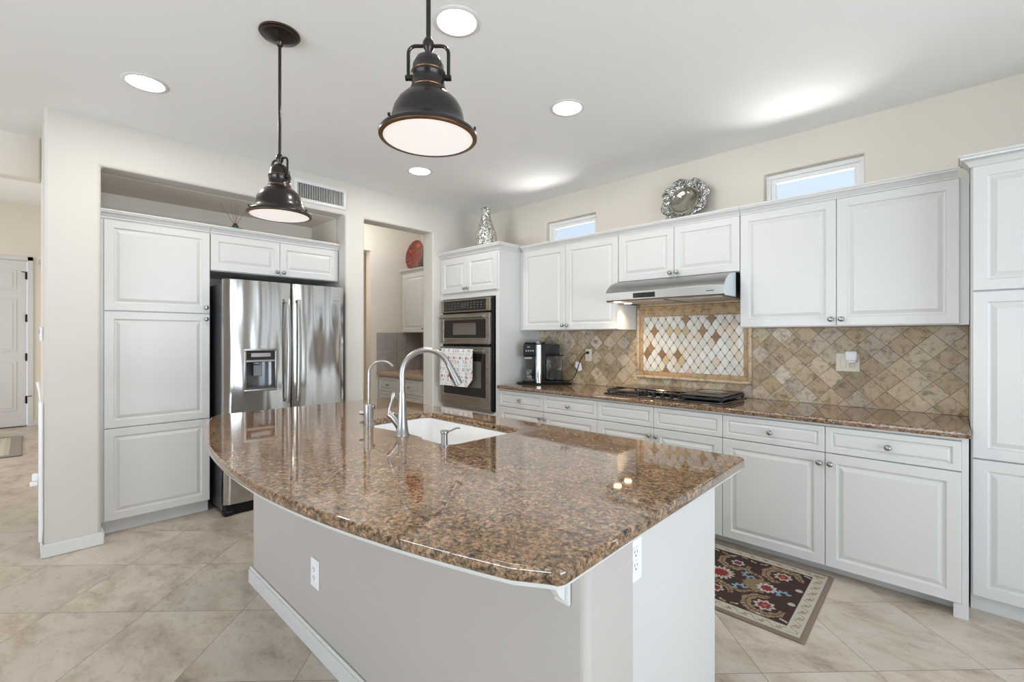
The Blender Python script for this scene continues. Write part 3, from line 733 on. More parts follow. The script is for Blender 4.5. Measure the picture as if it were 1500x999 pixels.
# grey tile behind the butler counter
cells = []
for i in range(6):
    for j in range(5):
        a, b_ = 3.255+i*0.155, 0.9145+j*0.131
        P = clip([(a, b_), (a+0.152, b_), (a+0.152, b_+0.128), (a, b_+0.128)], 3.255, 3.965, 0.9145, 1.434)
        k = rnd.uniform(0.94, 1.05)
        if P: cells.append((P, (0.40*k, 0.375*k, 0.355*k)))
r2 = thing('butler_backsplash', 'grey square wall tiles over the beige counter beyond the doorway', 'backsplash', (0, 0, 0))
tiles_mesh('side_tiles', cells, 0.0, -0.006, M['greytile'], r2, fn=lambda a, yy, z: (-5.629+yy, a, z))
MB().box(-5.6295, -5.6275, 3.255, 3.965, 0.9145, 1.434).build('side_grout', M['grout'], r2)
cells = []
for i in range(10):
    for j in range(5):
        a, b_ = -5.62+i*0.155, 0.9145+j*0.131
        P = clip([(a, b_), (a+0.152, b_), (a+0.152, b_+0.128), (a, b_+0.128)], -5.62, -4.275, 0.9145, 1.434)
        k = rnd.uniform(0.94, 1.05)
        if P: cells.append((P, (0.40*k, 0.375*k, 0.355*k)))
tiles_mesh('back_tiles', cells, 3.966, 0.006, M['greytile'], r2)
MB().box(-5.62, -4.275, 3.966, 3.9685, 0.9145, 1.434).build('back_grout', M['grout'], r2)

# ---- counters
def offset_poly(P, o):
    n = len(P); out = []
    for i in range(n):
        a, b_, c_ = Vector(P[i-1]), Vector(P[i]), Vector(P[(i+1) % n])
        d1, d2 = (b_-a).normalized(), (c_-b_).normalized()
        n1, n2 = Vector((-d1.y, d1.x)), Vector((-d2.y, d2.x)); m_ = (n1+n2); m_ = m_/max(0.5, m_.dot(n1))
        out.append((b_.x+m_.x*o, b_.y+m_.y*o))
    return out
def stone_slab(name, outline, hole, z0, z1, mat, r=0.006):
    """outline counter-clockwise; eased edges; optional hole (counter-clockwise)"""
    bm = bmesh.new()
    prof = [(r, z1), (r*0.3, z1-r*0.3), (0, z1-r), (0, z0+r*0.5), (r*0.5, z0)]
    R = [[bm.verts.new((x, y, z)) for x, y in offset_poly(outline, o)] for o, z in prof]
    n = len(outline)
    for A, B in zip(R, R[1:]):
        for i in range(n):
            j = (i+1) % n; bm.faces.new((A[i], B[i], B[j], A[j]))
    H = []
    if hole:
        hp = [(-0.003, z1), (0, z1-0.003), (0, z0)]
        H = [[bm.verts.new((x, y, z)) for x, y in offset_poly(hole, o)] for o, z in hp]; m = len(hole)
        for A, B in zip(H, H[1:]):
            for i in range(m):
                j = (i+1) % m; bm.faces.new((A[i], A[j], B[j], B[i]))
    bm.edges.ensure_lookup_table()
    def fill(rings):
        es = []
        for ring in rings:
            for i in range(len(ring)):
                e = bm.edges.get((ring[i], ring[(i+1) % len(ring)])); es.append(e)
        bmesh.ops.triangle_fill(bm, use_beauty=True, use_dissolve=False, edges=es)
    fill([R[0]] + ([H[0]] if H else [])); fill([R[-1]] + ([H[-1]] if H else []))
    bmesh.ops.recalc_face_normals(bm, faces=bm.faces)
    for e in bm.edges: e.smooth = not (len(e.link_faces) == 2 and e.calc_face_angle(0) > math.radians(50))
    for f_ in bm.faces: f_.smooth = abs(f_.normal.z) < 0.99
    me = bpy.data.meshes.new(name); bm.to_mesh(me); bm.free(); me.materials.append(mat)
    o = bpy.data.objects.new(name, me); C.objects.link(o); return o

o = stone_slab('granite_counter', [(-3.167, 3.105), (0.053, 3.105), (0.053, 3.733), (-3.167, 3.733)], None, 0.882, 0.914, M['granite'])
tag(o, 'long brown granite counter along the wall carrying the cooktop and coffee maker', 'counter')

# island top: straight back and ends, front swept in a shallow arc
arc = []
for k in range(41):
    x = -3.118 + (3.118-0.575)*k/40
    y = 0.487 + 0.205*(abs(x+1.72)/1.16)**2 if x > -1.72 else 0.487 + 0.262*(abs(x+1.72)/1.40)**2
    arc.append((x, y))
arc[-1] = (-0.572, 0.706)
top_out = [(-3.127, 0.775)] + arc[1:] + [(-0.556, 0.712), (-0.549, 0.728)] + [(-0.556, 1.0), (-0.568, 1.845), (-0.576, 1.868), (-0.596, 1.876)] + [(-3.10, 1.876), (-3.122, 1.868), (-3.127, 1.85)]
SX0, SX1, SY0, SY1 = -2.325, -1.530, 1.222, 1.688
hole = []
for x, y in rrect(SX0, SX1, SY0, SY1, 0.055): hole.append((x, y))
# front edge carries a small step where the taps stand
i_fl = max(i for i, p in enumerate(hole) if p[1] < SY0+1e-4 and p[0] < -2)
hole = hole[:i_fl+1] + [(-2.10, SY0-0.004), (-2.05, SY0+0.004), (-1.86, SY0+0.024), (-1.78, SY0+0.022), (-1.745, SY0+0.016), (-1.735, SY0)] + hole[i_fl+1:]
o = stone_slab('island_countertop', top_out, hole, 0.882, 0.914, M['granite'])
tag(o, 'large brown granite island top with a bowed front edge and cut-out for the sink', 'counter')

# ---- island body
r = thing('kitchen_island', 'island base of textured painted wall with white end panel and corbels', 'island', (-1.75, 1.3, 0))
X = lambda x: x+1.75
Y = lambda y: y-1.3
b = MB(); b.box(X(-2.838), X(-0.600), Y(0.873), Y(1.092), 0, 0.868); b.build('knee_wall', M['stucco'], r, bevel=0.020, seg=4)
b = MB(); b.box(X(-2.828), X(-0.645), Y(1.0925), Y(1.11), 0, 0.868); b.box(X(-0.663), X(-0.645), Y(1.11), Y(1.762), 0, 0.868); b.box(X(-2.828), X(-2.810), Y(1.11), Y(1.762), 0, 0.868)
b.box(X(-2.810), X(-0.663), Y(1.11), Y(1.72), 0.09, 0.11); b.box(X(-2.810), X(-0.663), Y(1.69), Y(1.70), 0, 0.09)
b.build('cabinet_box', M['cab'], r)
fr = MB()
b = MB()
n = 5; wd = (2.828-0.645)/n
for k in range(n):
    a = X(-2.828)+k*wd
    dd = panel_front(MB(), -(a+wd)+0.002, -a-0.002, 0.11, 0.86); dd = dd.build('door', M['cab'], r, smooth=12); dd.rotation_euler = (0, 0, PI); dd.location = (0, Y(1.742), 0)
    kk = MB().lathe([(0, 0.0), (0.0075, 0.0), (0.0048, 0.009), (0.0155, 0.022), (0.012, 0.030), (0, 0.033)], (-(a+wd/2)+0.15, -0.02, 0.80), 16, '-y').build('knob', M['nickel'], dd)
# white sub-top that follows the counter
def inner(P, o): return offset_poly(P, o)
sub = [p for p in inner(top_out, 0.010)]
o = stone_slab('sub_top', inner(top_out, 0.012), [(p[0], p[1]) for p in offset_poly(hole, -0.012)], 0.868, 0.8815, M['cab'], 0.002)
o.parent = r; o.matrix_parent_inverse = Matrix.Identity(4); o.location = (1.75, -1.3, 0)
# baseboard along front and ends
bb = MB(); bb.prism([(0, 0), (0, 0.078), (-0.006, 0.084), (-0.009, 0.092), (-0.0155, 0.092), (-0.0155, 0)], X(-2.870), X(-0.600), lambda a, b_, z: (z, Y(0.873)-a-0.0155, b_))
bb = MB(); bb.box(X(-2.854), X(-0.586), Y(0.857), Y(0.873), 0, 0.075, 0.002); bb.box(X(-2.851), X(-0.589), Y(0.861), Y(0.873), 0.074, 0.09, 0.004)
bb.box(X(-2.854), X(-2.838), Y(0.873), Y(1.09), 0, 0.075, 0.002); bb.box(X(-0.600), X(-0.586), Y(0.873), Y(1.09), 0, 0.075, 0.002)
bb.build('baseboard', M['trimw'], r)
def corbel(x):
    c_ = MB(); t = 0.022
    # upright plate and curved arm
    c_.box(X(x)-t, X(x)+t, Y(0.861), Y(0.873), 0.745, 0.868, 0.003)
    pr = [(0.861, 0.868), (0.745, 0.868), (0.742, 0.850), (0.748, 0.836), (0.765, 0.832), (0.785, 0.838), (0.805, 0.822), (0.825, 0.800), (0.840, 0.775), (0.861, 0.755)]
    c_.prism([(Y(a), z) for a, z in pr], X(x)-0.012, X(x)+0.012, lambda a, b_, z: (z, a, b_))
    return c_.build('corbel', M['trimw'], r, bevel=0.002)
corbel(-0.665); corbel(-1.70)

# ---- outlets
def outlet(name, label, loc, rz, mat, gangs=1, w=0.072, h=0.118, left_blank=False):
    o = thing(name, label, 'outlet', loc, rz)
    MB().box(-w/2, w/2, -0.006, 0, -h/2, h/2, 0.0025).build('cover_plate', mat, o)
    for g in range(gangs):
        cx = 0 if gangs == 1 else (-0.023 if g == 0 else 0.023)
        if left_blank and g == 0:
            MB().box(cx-0.0165, cx+0.0165, -0.0085, -0.005, -0.033, 0.033, 0.002).build('rocker', mat, o); continue
        for s in (-1, 1):
            sk = MB().box(cx-0.0165, cx+0.0165, -0.0085, -0.005, s*0.0185-0.0150, s*0.0185+0.0150, 0.004).build('socket', mat, o)
            sl = MB(); sl.box(cx-0.0075, cx-0.0055, -0.0090, -0.0084, s*0.0185-0.001, s*0.0185+0.008); sl.box(cx+0.0055, cx+0.0075, -0.0090, -0.0084, s*0.0185-0.001, s*0.0185+0.007)
            sl.cyl((cx, -0.0084, s*0.0185-0.008), (cx, -0.0091, s*0.0185-0.008), 0.0026, n=10); sl.build('slots', M['black'], sk)
    return o
outlet('wall_outlet', 'white outlet low on the shaded front of the island', (-2.020, 0.873, 0.338), 0, M['white'], w=0.078, h=0.125)
outlet('wall_outlet', 'white outlet on the bright right end of the island', (-0.645, 1.16, 0.755), PI/2, M['white'], w=0.078, h=0.130)
outlet('wall_outlet', 'pale outlet with the coffee maker cord plugged in, on the tile backsplash', (-2.545, 3.728, 1.199), 0, M['ivory'])
outlet('wall_outlet', 'wide ivory outlet plate on the tile right of the cooktop, holding a plug-in', (-0.512, 3.728, 1.203), 0, M['ivory'], gangs=2, w=0.130, h=0.120, left_blank=True)
r = thing('plug_in_freshener', 'small white plug-in device in the wide ivory outlet', 'air freshener', (-0.489, 3.7195, 1.245))
MB().box(-0.033, 0.033, -0.045, 0, -0.032, 0.034, 0.012, 3).build('housing', M['white'], r)
MB().box(-0.025, 0.025, -0.040, -0.004, -0.041, -0.031, 0.003).build('scent_vent', M['plate'], r)

# ================================================================== sink and taps
r = thing('double_sink', 'white double-bowl undermount sink in the island top', 'sink', ((SX0+SX1)/2, (SY0+SY1)/2, 0.882)); cx, cy = (SX0+SX1)/2, (SY0+SY1)/2
def bowl(x0, x1, y0, y1, depth, name):
    bm = bmesh.new(); rings = []
    for ins, z, rr in ((-0.018, -0.001, 0.07), (0.0, -0.001, 0.062), (0.004, -0.004, 0.06), (0.010, -depth+0.03, 0.055), (0.022, -depth+0.008, 0.045), (0.045, -depth, 0.03)):
        rings.append([bm.verts.new((x, y, z)) for x, y in rrect(x0+ins, x1-ins, y0+ins, y1-ins, rr, 5)])
    for A, B in zip(rings, rings[1:]):
        for i in range(len(A)):
            j = (i+1) % len(A); bm.faces.new((A[i], A[j], B[j], B[i]))
    bm.faces.new(rings[-1])
    bmesh.ops.recalc_face_normals(bm, faces=bm.faces)
    for f_ in bm.faces: f_.smooth = True
    me = bpy.data.meshes.new(name); bm.to_mesh(me); bm.free(); me.materials.append(M['ceramic'])
    o = bpy.data.objects.new(name, me); C.objects.link(o); o.parent = r
    sd = o.modifiers.new('thick', 'SOLIDIFY'); sd.thickness = 0.006; sd.offset = 1 if False else -1
    dr_ = MB().lathe([(0, 0.003), (0.018, 0.003), (0.020, 0.001), (0.040, 0.003), (0.043, 0.0005), (0.043, 0.0)], ((x0+x1)/2, (y0+y1)/2, -depth), 24).build('drain', M['nickel'], o)
    return o
bowl(SX0-cx-0.004, SX1-cx+0.004, SY0-cy-0.004, SY1-cy+0.004, 0.19, 'bowl')
XM = -1.87-cx
dv = MB(); dv.prism([(-0.075, -0.186), (-0.045, -0.150), (-0.026, -0.090), (-0.014, -0.072), (0.014, -0.072), (0.026, -0.090), (0.045, -0.150), (0.075, -0.186)], SY0-cy+0.012, SY1-cy-0.012, lambda a_, b_, z: (XM+a_, z, b_))
dv.build('divider', M['ceramic'], r, smooth=60)

CR, SR = math.cos(math.radians(43.7)), math.sin(math.radians(43.7))
# main gooseneck tap
FXY = (-1.856, 1.205)
r = thing('kitchen_faucet', 'tall brushed gooseneck faucet with side lever behind the sink', 'faucet', (*FXY, 0.914))
d = Vector((0.62, 0.785, 0)).normalized(); side = Vector((-0.74, -0.67, 0)).normalized()
MB().lathe([(0, 0), (0.034, 0), (0.034, 0.004), (0.029, 0.012), (0.024, 0.05), (0.021, 0.10), (0.018, 0.145), (0.0165, 0.20), (0, 0.20)]).build('base', M['nickel'], r)
pts = []; R0 = 0.111; zc = 0.283
pts.append(Vector((0, 0, 0.195))); pts.append(Vector((0, 0, 0.24)))
for k in range(25):
    t = PI - (PI*0.87)*k/24; pts.append(d*(R0+R0*math.cos(t)) + Vector((0, 0, zc+R0*math.sin(t))))
MB().tube(pts, [0.0135]*len(pts), 16).build('spout', M['nickel'], r)
e = pts[-1]; dn = (pts[-1]-pts[-2]).normalized()
h = MB(); h.tube([e, e+dn*0.012, e+dn*0.02, e+dn*0.075, e+dn*0.105, e+dn*0.108], [0.0138, 0.0150, 0.0155, 0.0195, 0.0215, 0.017], 20); hd = h.build('spray_head', M['nickel'], r)
back = -d*0.018 + Vector((0, 0, -0.002))
q = e+dn*0.045-d*0.017; MB().tube([q, q+dn*0.022, q+dn*0.045], [0.0045, 0.0075, 0.005], 10).build('spray_button', M['black'], hd)
lv = MB(); a0 = side*0.008+Vector((0, 0, 0.045)); a1 = side*0.060+Vector((0, 0, 0.105))
lv.tube([Vector((0, 0, 0.02)), side*0.018+Vector((0, 0, 0.055)), side*0.046+Vector((0, 0, 0.088)), side*0.062+Vector((0, 0, 0.098))], [0.020, 0.021, 0.019, 0.017], 16)
lo = lv.build('lever_valve', M['nickel'], r)
lv = MB(); lv.tube([side*0.060+Vector((0, 0, 0.098)), side*0.058+Vector((0, 0, 0.125)), side*0.047+Vector((0, 0, 0.155)), side*0.040+Vector((0, 0, 0.188)), side*0.038+Vector((0, 0, 0.197))], [0.010, 0.0075, 0.009, 0.0115, 0.009], 14)
lv.tube([side*0.040+Vector((0, 0, 0.188)), side*0.030+Vector((0, 0, 0.176))], [0.006, 0.005], 8); lv.build('lever_handle', M['nickel'], lo)

# filtered water tap
r = thing('water_filter_faucet', 'slim curved drinking water tap with a squat square body, left of the gooseneck', 'faucet', (-2.148, 1.198, 0.914))
d2 = Vector((0.70, 0.72, 0)).normalized(); sp = MB()
MB().lathe([(0, 0), (0.026, 0), (0.026, 0.004), (0.019, 0.008), (0, 0.008)]).build('base', M['nickel'], r)
bd = MB(); bd.tube([Vector((0, 0, 0.006)), Vector((0, 0, 0.02)), Vector((0, 0, 0.09)), Vector((0, 0, 0.112)), Vector((0, 0, 0.116))], [0.022, 0.022, 0.024, 0.024, 0.021], 14)
bd.tube([d2*0.0+Vector((0, 0, 0.095)), d2*0.03+Vector((0, 0, 0.10))], [0.017, 0.013], 14)
bd.build('body', M['nickel'], r)
MB().tube([-d2*0.018+Vector((0, 0, 0.07)), -d2*0.040+Vector((0, 0, 0.072)), -d2*0.046+Vector((0, 0, 0.073))], [0.010, 0.011, 0.008], 12).build('valve_knob', M['nickel'], r)
pts = [Vector((0, 0, 0.11)), Vector((0, 0, 0.20)), Vector((0, 0, 0.265))]
for k in range(1, 19):
    t = PI - 2.55*k/18; pts.append(d2*(0.066+0.066*math.cos(t)) + Vector((0, 0, 0.270+0.062*math.sin(t))))
MB().tube(pts, 0.0062, 12).build('spout', M['nickel'], r)

# counter soap pump
r = thing('soap_dispenser', 'short steel pump with a thin nozzle at the right front corner of the sink', 'soap dispenser', (-1.535, 1.200, 0.914))
MB().lathe([(0, 0), (0.020, 0), (0.020, 0.003), (0.0135, 0.006), (0.013, 0.052), (0.0175, 0.056), (0.0175, 0.066), (0, 0.067)]).build('body', M['nickel'], r)
MB().tube([Vector((0.004, 0, 0.060)), Vector((0.020, 0.020, 0.066)), Vector((0.034, 0.034, 0.076)), Vector((0.046, 0.046, 0.076))], 0.0035, 10).build('nozzle', M['nickel'], r)

# ================================================================== refrigerator (local x = world y, outward = +x)
r = thing('refrigerator', 'stainless side-by-side refrigerator with ice dispenser in the wall niche', 'refrigerator', (-4.08, 1.035, 0), PI/2); WF = 0.952
b = MB(); b.box(0, WF, 0, 0.70, 0.03, 1.785, 0.006); b.build('cabinet_shell', M['dark'], r)
b = MB(); b.box(0.01, WF-0.01, -0.060, 0.02, 0.0, 0.085, 0.01); b.box(0.0, 0.07, -0.075, 0.0, 0.0, 0.04, 0.01); b.build('kick_grille', M['black'], r)
def fdoor(x0, x1, cut=None):
    """gently bowed steel door; cut = recess rectangle (x0,x1,z0,z1)"""
    bm = bmesh.new(); Z0, Z1 = 0.09, 1.815; n = 16
    xs = sorted(set([x0 + (x1-x0)*k/n for k in range(n+1)] + ([cut[0], cut[1]] if cut else [])))
    zs = sorted(set([Z0, Z1] + ([cut[2], cut[3]] if cut else [])))
    def yy(x): u = (x-x0)/(x1-x0)*2-1; return -0.066 - 0.014*(1-u**4) + (0.010*max(0, abs(u)-0.94)/0.06)
    def inside(i, j): return cut and cut[0]-1e-6 <= xs[i] and xs[i+1] <= cut[1]+1e-6 and cut[2]-1e-6 <= zs[j] and zs[j+1] <= cut[3]+1e-6
    V = {}
    def v(i, j, k):
        if (i, j, k) not in V: V[i, j, k] = bm.verts.new((xs[i], yy(xs[i]) if k == 0 else 0.0, zs[j]))
        return V[i, j, k]
    for i in range(len(xs)-1):
        for j in range(len(zs)-1):
            if not inside(i, j): bm.faces.new((v(i, j, 0), v(i+1, j, 0), v(i+1, j+1, 0), v(i, j+1, 0)))
        bm.faces.new((v(i, 0, 0), v(i, 0, 1), v(i+1, 0, 1), v(i+1, 0, 0))); J = len(zs)-1
        bm.faces.new((v(i, J, 0), v(i+1, J, 0), v(i+1, J, 1), v(i, J, 1)))
    for i in (0, len(xs)-1):
        for j in range(len(zs)-1): bm.faces.new((v(i, j, 0), v(i, j+1, 0), v(i, j+1, 1), v(i, j, 1)))
    bmesh.ops.recalc_face_normals(bm, faces=bm.faces)
    if True:
        for e_ in bm.edges: e_.smooth = not (len(e_.link_faces) == 2 and e_.calc_face_angle(0) > 0.7)
        for f_ in bm.faces: f_.smooth = True
    me = bpy.data.meshes.new('door'); bm.to_mesh(me); bm.free(); me.materials.append(M['fridge'])
    o = bpy.data.objects.new('door', me); C.objects.link(o); o.parent = r; o.location = (0, -0.006, 0); return o
DC = (0.135, 0.372, 0.945, 1.275)
dL = fdoor(0.0, 0.490, DC); dR = fdoor(0.500, WF)
def fhandle(par, x):
    pts = [Vector((x, -0.075, 1.69)), Vector((x, -0.115, 1.685))] + [Vector((x, -0.118-0.020*math.sin(PI*k/12), 1.68-0.84*k/12)) for k in range(13)] + [Vector((x, -0.115, 0.835)), Vector((x, -0.075, 0.83))]
    mb = MB(); bm = mb.bm; rings = []
    for i, p in enumerate(pts):
        rings.append([bm.verts.new((p.x+dx, p.y+dy, p.z)) for dx, dy in ((-0.012, 0.008), (-0.014, -0.002), (-0.008, -0.009), (0.008, -0.009), (0.014, -0.002), (0.012, 0.008))])
    # first and last rings stand vertical posts
    for k in (0, 1, -1, -2):
        pass
    for A, B in zip(rings[1:-1], rings[2:-1]):
        for i in range(6):
            j = (i+1) % 6; bm.faces.new((A[i], A[j], B[j], B[i]))
    bm.faces.new(rings[1][::-1]); bm.faces.new(rings[-2])
    mb.box(x-0.012, x+0.012, -0.112, -0.073, 1.655, 1.680, 0.003); mb.box(x-0.012, x+0.012, -0.112, -0.073, 0.842, 0.867, 0.003)
    return mb.build('handle', M['nickel'], par)
fhandle(dL, 0.452); fhandle(dR, 0.535)
# dispenser
ds = MB(); x0, x1, z0, z1 = DC; frame(ds, x0-0.004, x1+0.004, z0-0.004, z1+0.004, 0.018, -0.086, -0.062, 0.003); ds.box(x0+0.014, x1-0.014, -0.086, -0.060, 1.172, 1.190, 0.003)
dsp = ds.build('dispenser', M['nickel'], dL)
MB().box(x0+0.014, x1-0.014, -0.078, -0.03, 1.188, z1-0.014, 0.002).build('display', M['blackgloss'], dsp)
bt = MB(); bt.box(x0+0.050, x1-0.045, -0.0795, -0.078, 1.213, 1.243, 0.0005); bt.build('button_panel', M['nickel'], dsp)
rc = MB(); n = 12; bm = rc.bm
for k in range(n):
    t0, t1 = PI*k/n, PI*(k+1)/n; xc, rw = (x0+x1)/2, (x1-x0)/2-0.014
    P = [(xc-rw*math.cos(t), -0.066+0.060*math.sin(t)) for t in (t0, t1)]
    vs = [bm.verts.new((P[0][0], P[0][1], z0+0.016)), bm.verts.new((P[1][0], P[1][1], z0+0.016)), bm.verts.new((P[1][0], P[1][1], 1.174)), bm.verts.new((P[0][0], P[0][1], 1.174))]
    bm.faces.new(vs); bm.faces.new([bm.verts.new((P[0][0], P[0][1], z0+0.016)), bm.verts.new((P[1][0], P[1][1], z0+0.016)), bm.verts.new(((x0+x1)/2, -0.066, z0+0.016))])
bmesh.ops.remove_doubles(bm, verts=bm.verts, dist=1e-5)
rc.build('recess', simple('dispenser_grey', (0.16, 0.165, 0.18), 0.25, 0.6), dsp)
pdl = MB(); pdl.box(x0+0.075, x0+0.140, -0.050, -0.040, 1.06, 1.15, 0.004); pdl.lathe([(0.034, 0.0), (0.034, 0.012), (0.026, 0.018)], ((x0+0.108), -0.035, 1.156), 20, sy=0.6); pdl.build('paddle', simple('paddle_grey', (0.22, 0.225, 0.235), 0.35, 0.5), dsp)
MB().box(x0+0.014, x1-0.014, -0.084, -0.055, z0+0.010, z0+0.030, 0.003).build('drip_tray', M['dark'], dsp)
bd = MB(); bd.box(0.835, 0.915, -0.0805, -0.0775, 1.683, 1.703, 0.0008); bdo = bd.build('maker_badge', M['chrome'], dR)
bd = MB()
for k in range(7): bd.box(0.842+k*0.0098, 0.8485+k*0.0098, -0.0812, -0.0800, 1.689, 1.697)
bd.build('badge_letters', M['dark'], bdo)

# ================================================================== wall oven (face y = 3.10)
OX0, OX1 = -4.032, -3.258; ow = OX1-OX0; OY = 3.10
r = thing('double_wall_oven', 'stainless microwave and oven combination built into the white tower', 'oven', (OX0, OY+0.02, 0))
MB().box(0.004, ow-0.004, 0.022, 0.50, 0.665, 1.762).build('chassis', M['black'], r)
MB().box(0.0, ow+0.026, 0.012, 0.0195, 0.640, 1.770).build('surround', M['black'], r)
b = MB(); b.box(0, ow, -0.006, 0.011, 0.640, 0.656, 0.003); b.box(0.0, ow+0.024, -0.004, 0.0105, 0.630, 0.640, 0.002); b.build('bottom_trim', M['oven'], r)
b = MB(); b.box(0, ow, -0.020, 0.011, 1.630, 1.762, 0.004); cp = b.build('control_panel', M['oven'], r)
MB().box(0.062, ow-0.058, -0.0225, -0.019, 1.642, 1.748, 0.002).build('panel_glass', M['blackgloss'], cp)
k = MB(); k.box(0.33, 0.43, -0.0232, -0.0226, 1.668, 1.724, 0.0002); k.build('screen', M['display'], cp)
k = MB()
for i in range(12):
    for j in range(3):
        if 4 < i < 7: continue
        xx = 0.09+i*0.05; k.box(xx, xx+0.018, -0.0229, -0.0225, 1.668+j*0.024, 1.674+j*0.024)
k.build('key_legends', simple('legend_grey', (0.18, 0.18, 0.18), 0.5), cp)
def odoor(z0, z1, gz0, gz1, name, inner):
    d_ = MB(); x0, x1 = 0, ow
    d_.box(x0, 0.062, -0.026, 0.011, z0, z1, 0.004); d_.box(x1-0.058, x1, -0.026, 0.011, z0, z1, 0.004); d_.box(0.060, x1-0.056, -0.026, 0.011, z0, gz0, 0.004); d_.box(0.060, x1-0.056, -0.026, 0.011, gz1, z1, 0.004)
    o = d_.build(name, M['oven'], r)
    MB().box(0.058, x1-0.054, -0.023, 0.010, gz0-0.002, gz1+0.002, 0.001).build('glass', M['blackgloss'], o)
    a, b_, c_, e_ = inner
    MB().box(a, b_, -0.0240, -0.0228, c_, e_, 0.0004).build('inner_window', simple('oven_window', (0.13, 0.115, 0.10), 0.08, coat=0.5), o)
    h = MB(); h.cyl((0.05, -0.062, z1-0.038), (x1-0.05, -0.062, z1-0.038), 0.0135, n=16)
    for xx in (0.075, x1-0.075): h.box(xx-0.010, xx+0.010, -0.060, -0.022, z1-0.048, z1-0.028, 0.002)
    h.build('handle', M['nickel'], o); return o
odoor(1.300, 1.612, 1.362, 1.548, 'microwave_door', (0.215, 0.575, 1.395, 1.515))
odoor(0.662, 1.272, 0.775, 1.205, 'oven_door', (0.115, 0.650, 0.865, 1.130))
cells = []
# maker mark, a small disc
MB().cyl((ow/2+0.01, -0.0262, 0.716), (ow/2+0.01, -0.0272, 0.716), 0.012, n=20).build('maker_emblem', M['chrome'], r)

# tea towel over the oven handle
def raster_mesh(name, nx, ny, pos, colf, mat, parent=None, thick=0.0):
    """a sheet of nx*ny cells; pos(u,v)->xyz, colf(u,v)->rgb"""
    import numpy as np
    vs = [pos(i/nx, j/ny) for j in range(ny+1) for i in range(nx+1)]
    fs = [(j*(nx+1)+i, j*(nx+1)+i+1, (j+1)*(nx+1)+i+1, (j+1)*(nx+1)+i) for j in range(ny) for i in range(nx)]
    me = bpy.data.meshes.new(name); me.from_pydata(vs, [], fs); me.update()
    ca = me.color_attributes.new('col', 'FLOAT_COLOR', 'CORNER')
    arr = np.empty((nx*ny, 4, 4), dtype=np.float32)
    for j in range(ny):
        for i in range(nx):
            arr[j*nx+i, :, :3] = colf((i+0.5)/nx, (j+0.5)/ny); arr[j*nx+i, :, 3] = 1
    ca.data.foreach_set('color', arr.ravel())
    me.polygons.foreach_set('use_smooth', [True]*len(fs)); me.materials.append(mat)
    o = bpy.data.objects.new(name, me); C.objects.link(o)
    if parent: o.parent = parent
    if thick:
        sd = o.modifiers.new('thick', 'SOLIDIFY'); sd.thickness = thick; sd.offset = 0
    return o
FONT = {'A': ['010', '101', '111', '101', '101'], 'I': ['111', '010', '010', '010', '111'], 'T': ['111', '010', '010', '010', '010'], 'P': ['110', '101', '110', '100', '100'],
        'U': ['101', '101', '101', '101', '111'], 'M': ['101', '111', '111', '101', '101'], 'R': ['110', '101', '110', '101', '101'], 'L': ['100', '100', '100', '100', '111'], 'F': ['111', '100', '110', '100', '100']}
def towel_col(u, v):
    base = (0.80, 0.80, 0.81)
    z = v*0.375; x = u*0.50
    row = int(z/0.0375); rz = (z % 0.0375)/0.0375
    cyc = row % 5
    if cyc in (1, 4):                                   # rows of tall grey capitals
        txt = 'TA IITIA TA ' if cyc == 1 else 'FU M IIU U ML'
        ci = x/0.038; ch = txt[int(ci) % len(txt)]; fx = ci % 1
        if ch in FONT and 0.12 < fx < 0.8 and 0.08 < rz < 0.92:
            gx = int((fx-0.12)/0.68*3); gy = 4-int((rz-0.08)/0.84*5); gy = min(4, max(0, gy)); gx = min(2, gx)
            if FONT[ch][gy][gx] == '1': return (0.36, 0.36, 0.38)
    if cyc == 2:                                        # red pots and small grey dots
        ci = x/0.09; fx = ci % 1
        if abs(fx-0.45) < 0.13 and 0.15 < rz < 0.9: return (0.66, 0.17, 0.13) if (rz % 0.4) > 0.12 else (0.15, 0.15, 0.16)
        if (fx-0.82)**2*5.8+(rz-0.5)**2 < 0.05: return (0.33, 0.33, 0.35)
        if abs(fx-0.2) < 0.05 and abs(rz-0.5) < 0.25: return (0.80, 0.52, 0.48)
    if cyc == 0 or cyc == 3:
        if ((int(x/0.009)*7+row*3) % 11) < 3 and 0.3 < rz < 0.75: return (0.45, 0.45, 0.47)
    return base
def towel_pos(u, v):
    x = 0.088 + u*0.505 - 0.02*(1-v)*(1-u)
    z = 0.868 + v*0.385
    if u > 0.84: z = max(z, 0.868 + (u-0.84)/0.16*0.085 + v*0.30) if v < 0.8 else z
    y = -0.083 - 0.006*math.sin(u*14+0.5)*(1-v*0.7) - 0.004*math.sin(u*31)*(1-v)
    if v > 0.97: y = -0.076
    return (x, y, z)
tw = raster_mesh('tea_towel', 150, 120, towel_pos, towel_col, M['fabric'], None, 0.003)
tw.location = (OX0, OY+0.02, 0)
tag(tw, 'white tea towel printed in grey and red hanging on the oven handle', 'towel')

# ================================================================== range hood
r = thing('range_hood', 'curved stainless under-cabinet range hood over the cooktop', 'range hood', (-1.5565, 3.7275, 1.65)); hw = 0.452
pr = [(-0.0, 0.0), (-0.535, 0.0), (-0.543, 0.008), (-0.548, 0.066), (-0.540, 0.080), (-0.515, 0.108), (-0.475, 0.135), (-0.42, 0.156), (-0.36, 0.168), (-0.30, 0.171), (-0.0, 0.171)]
b = MB()
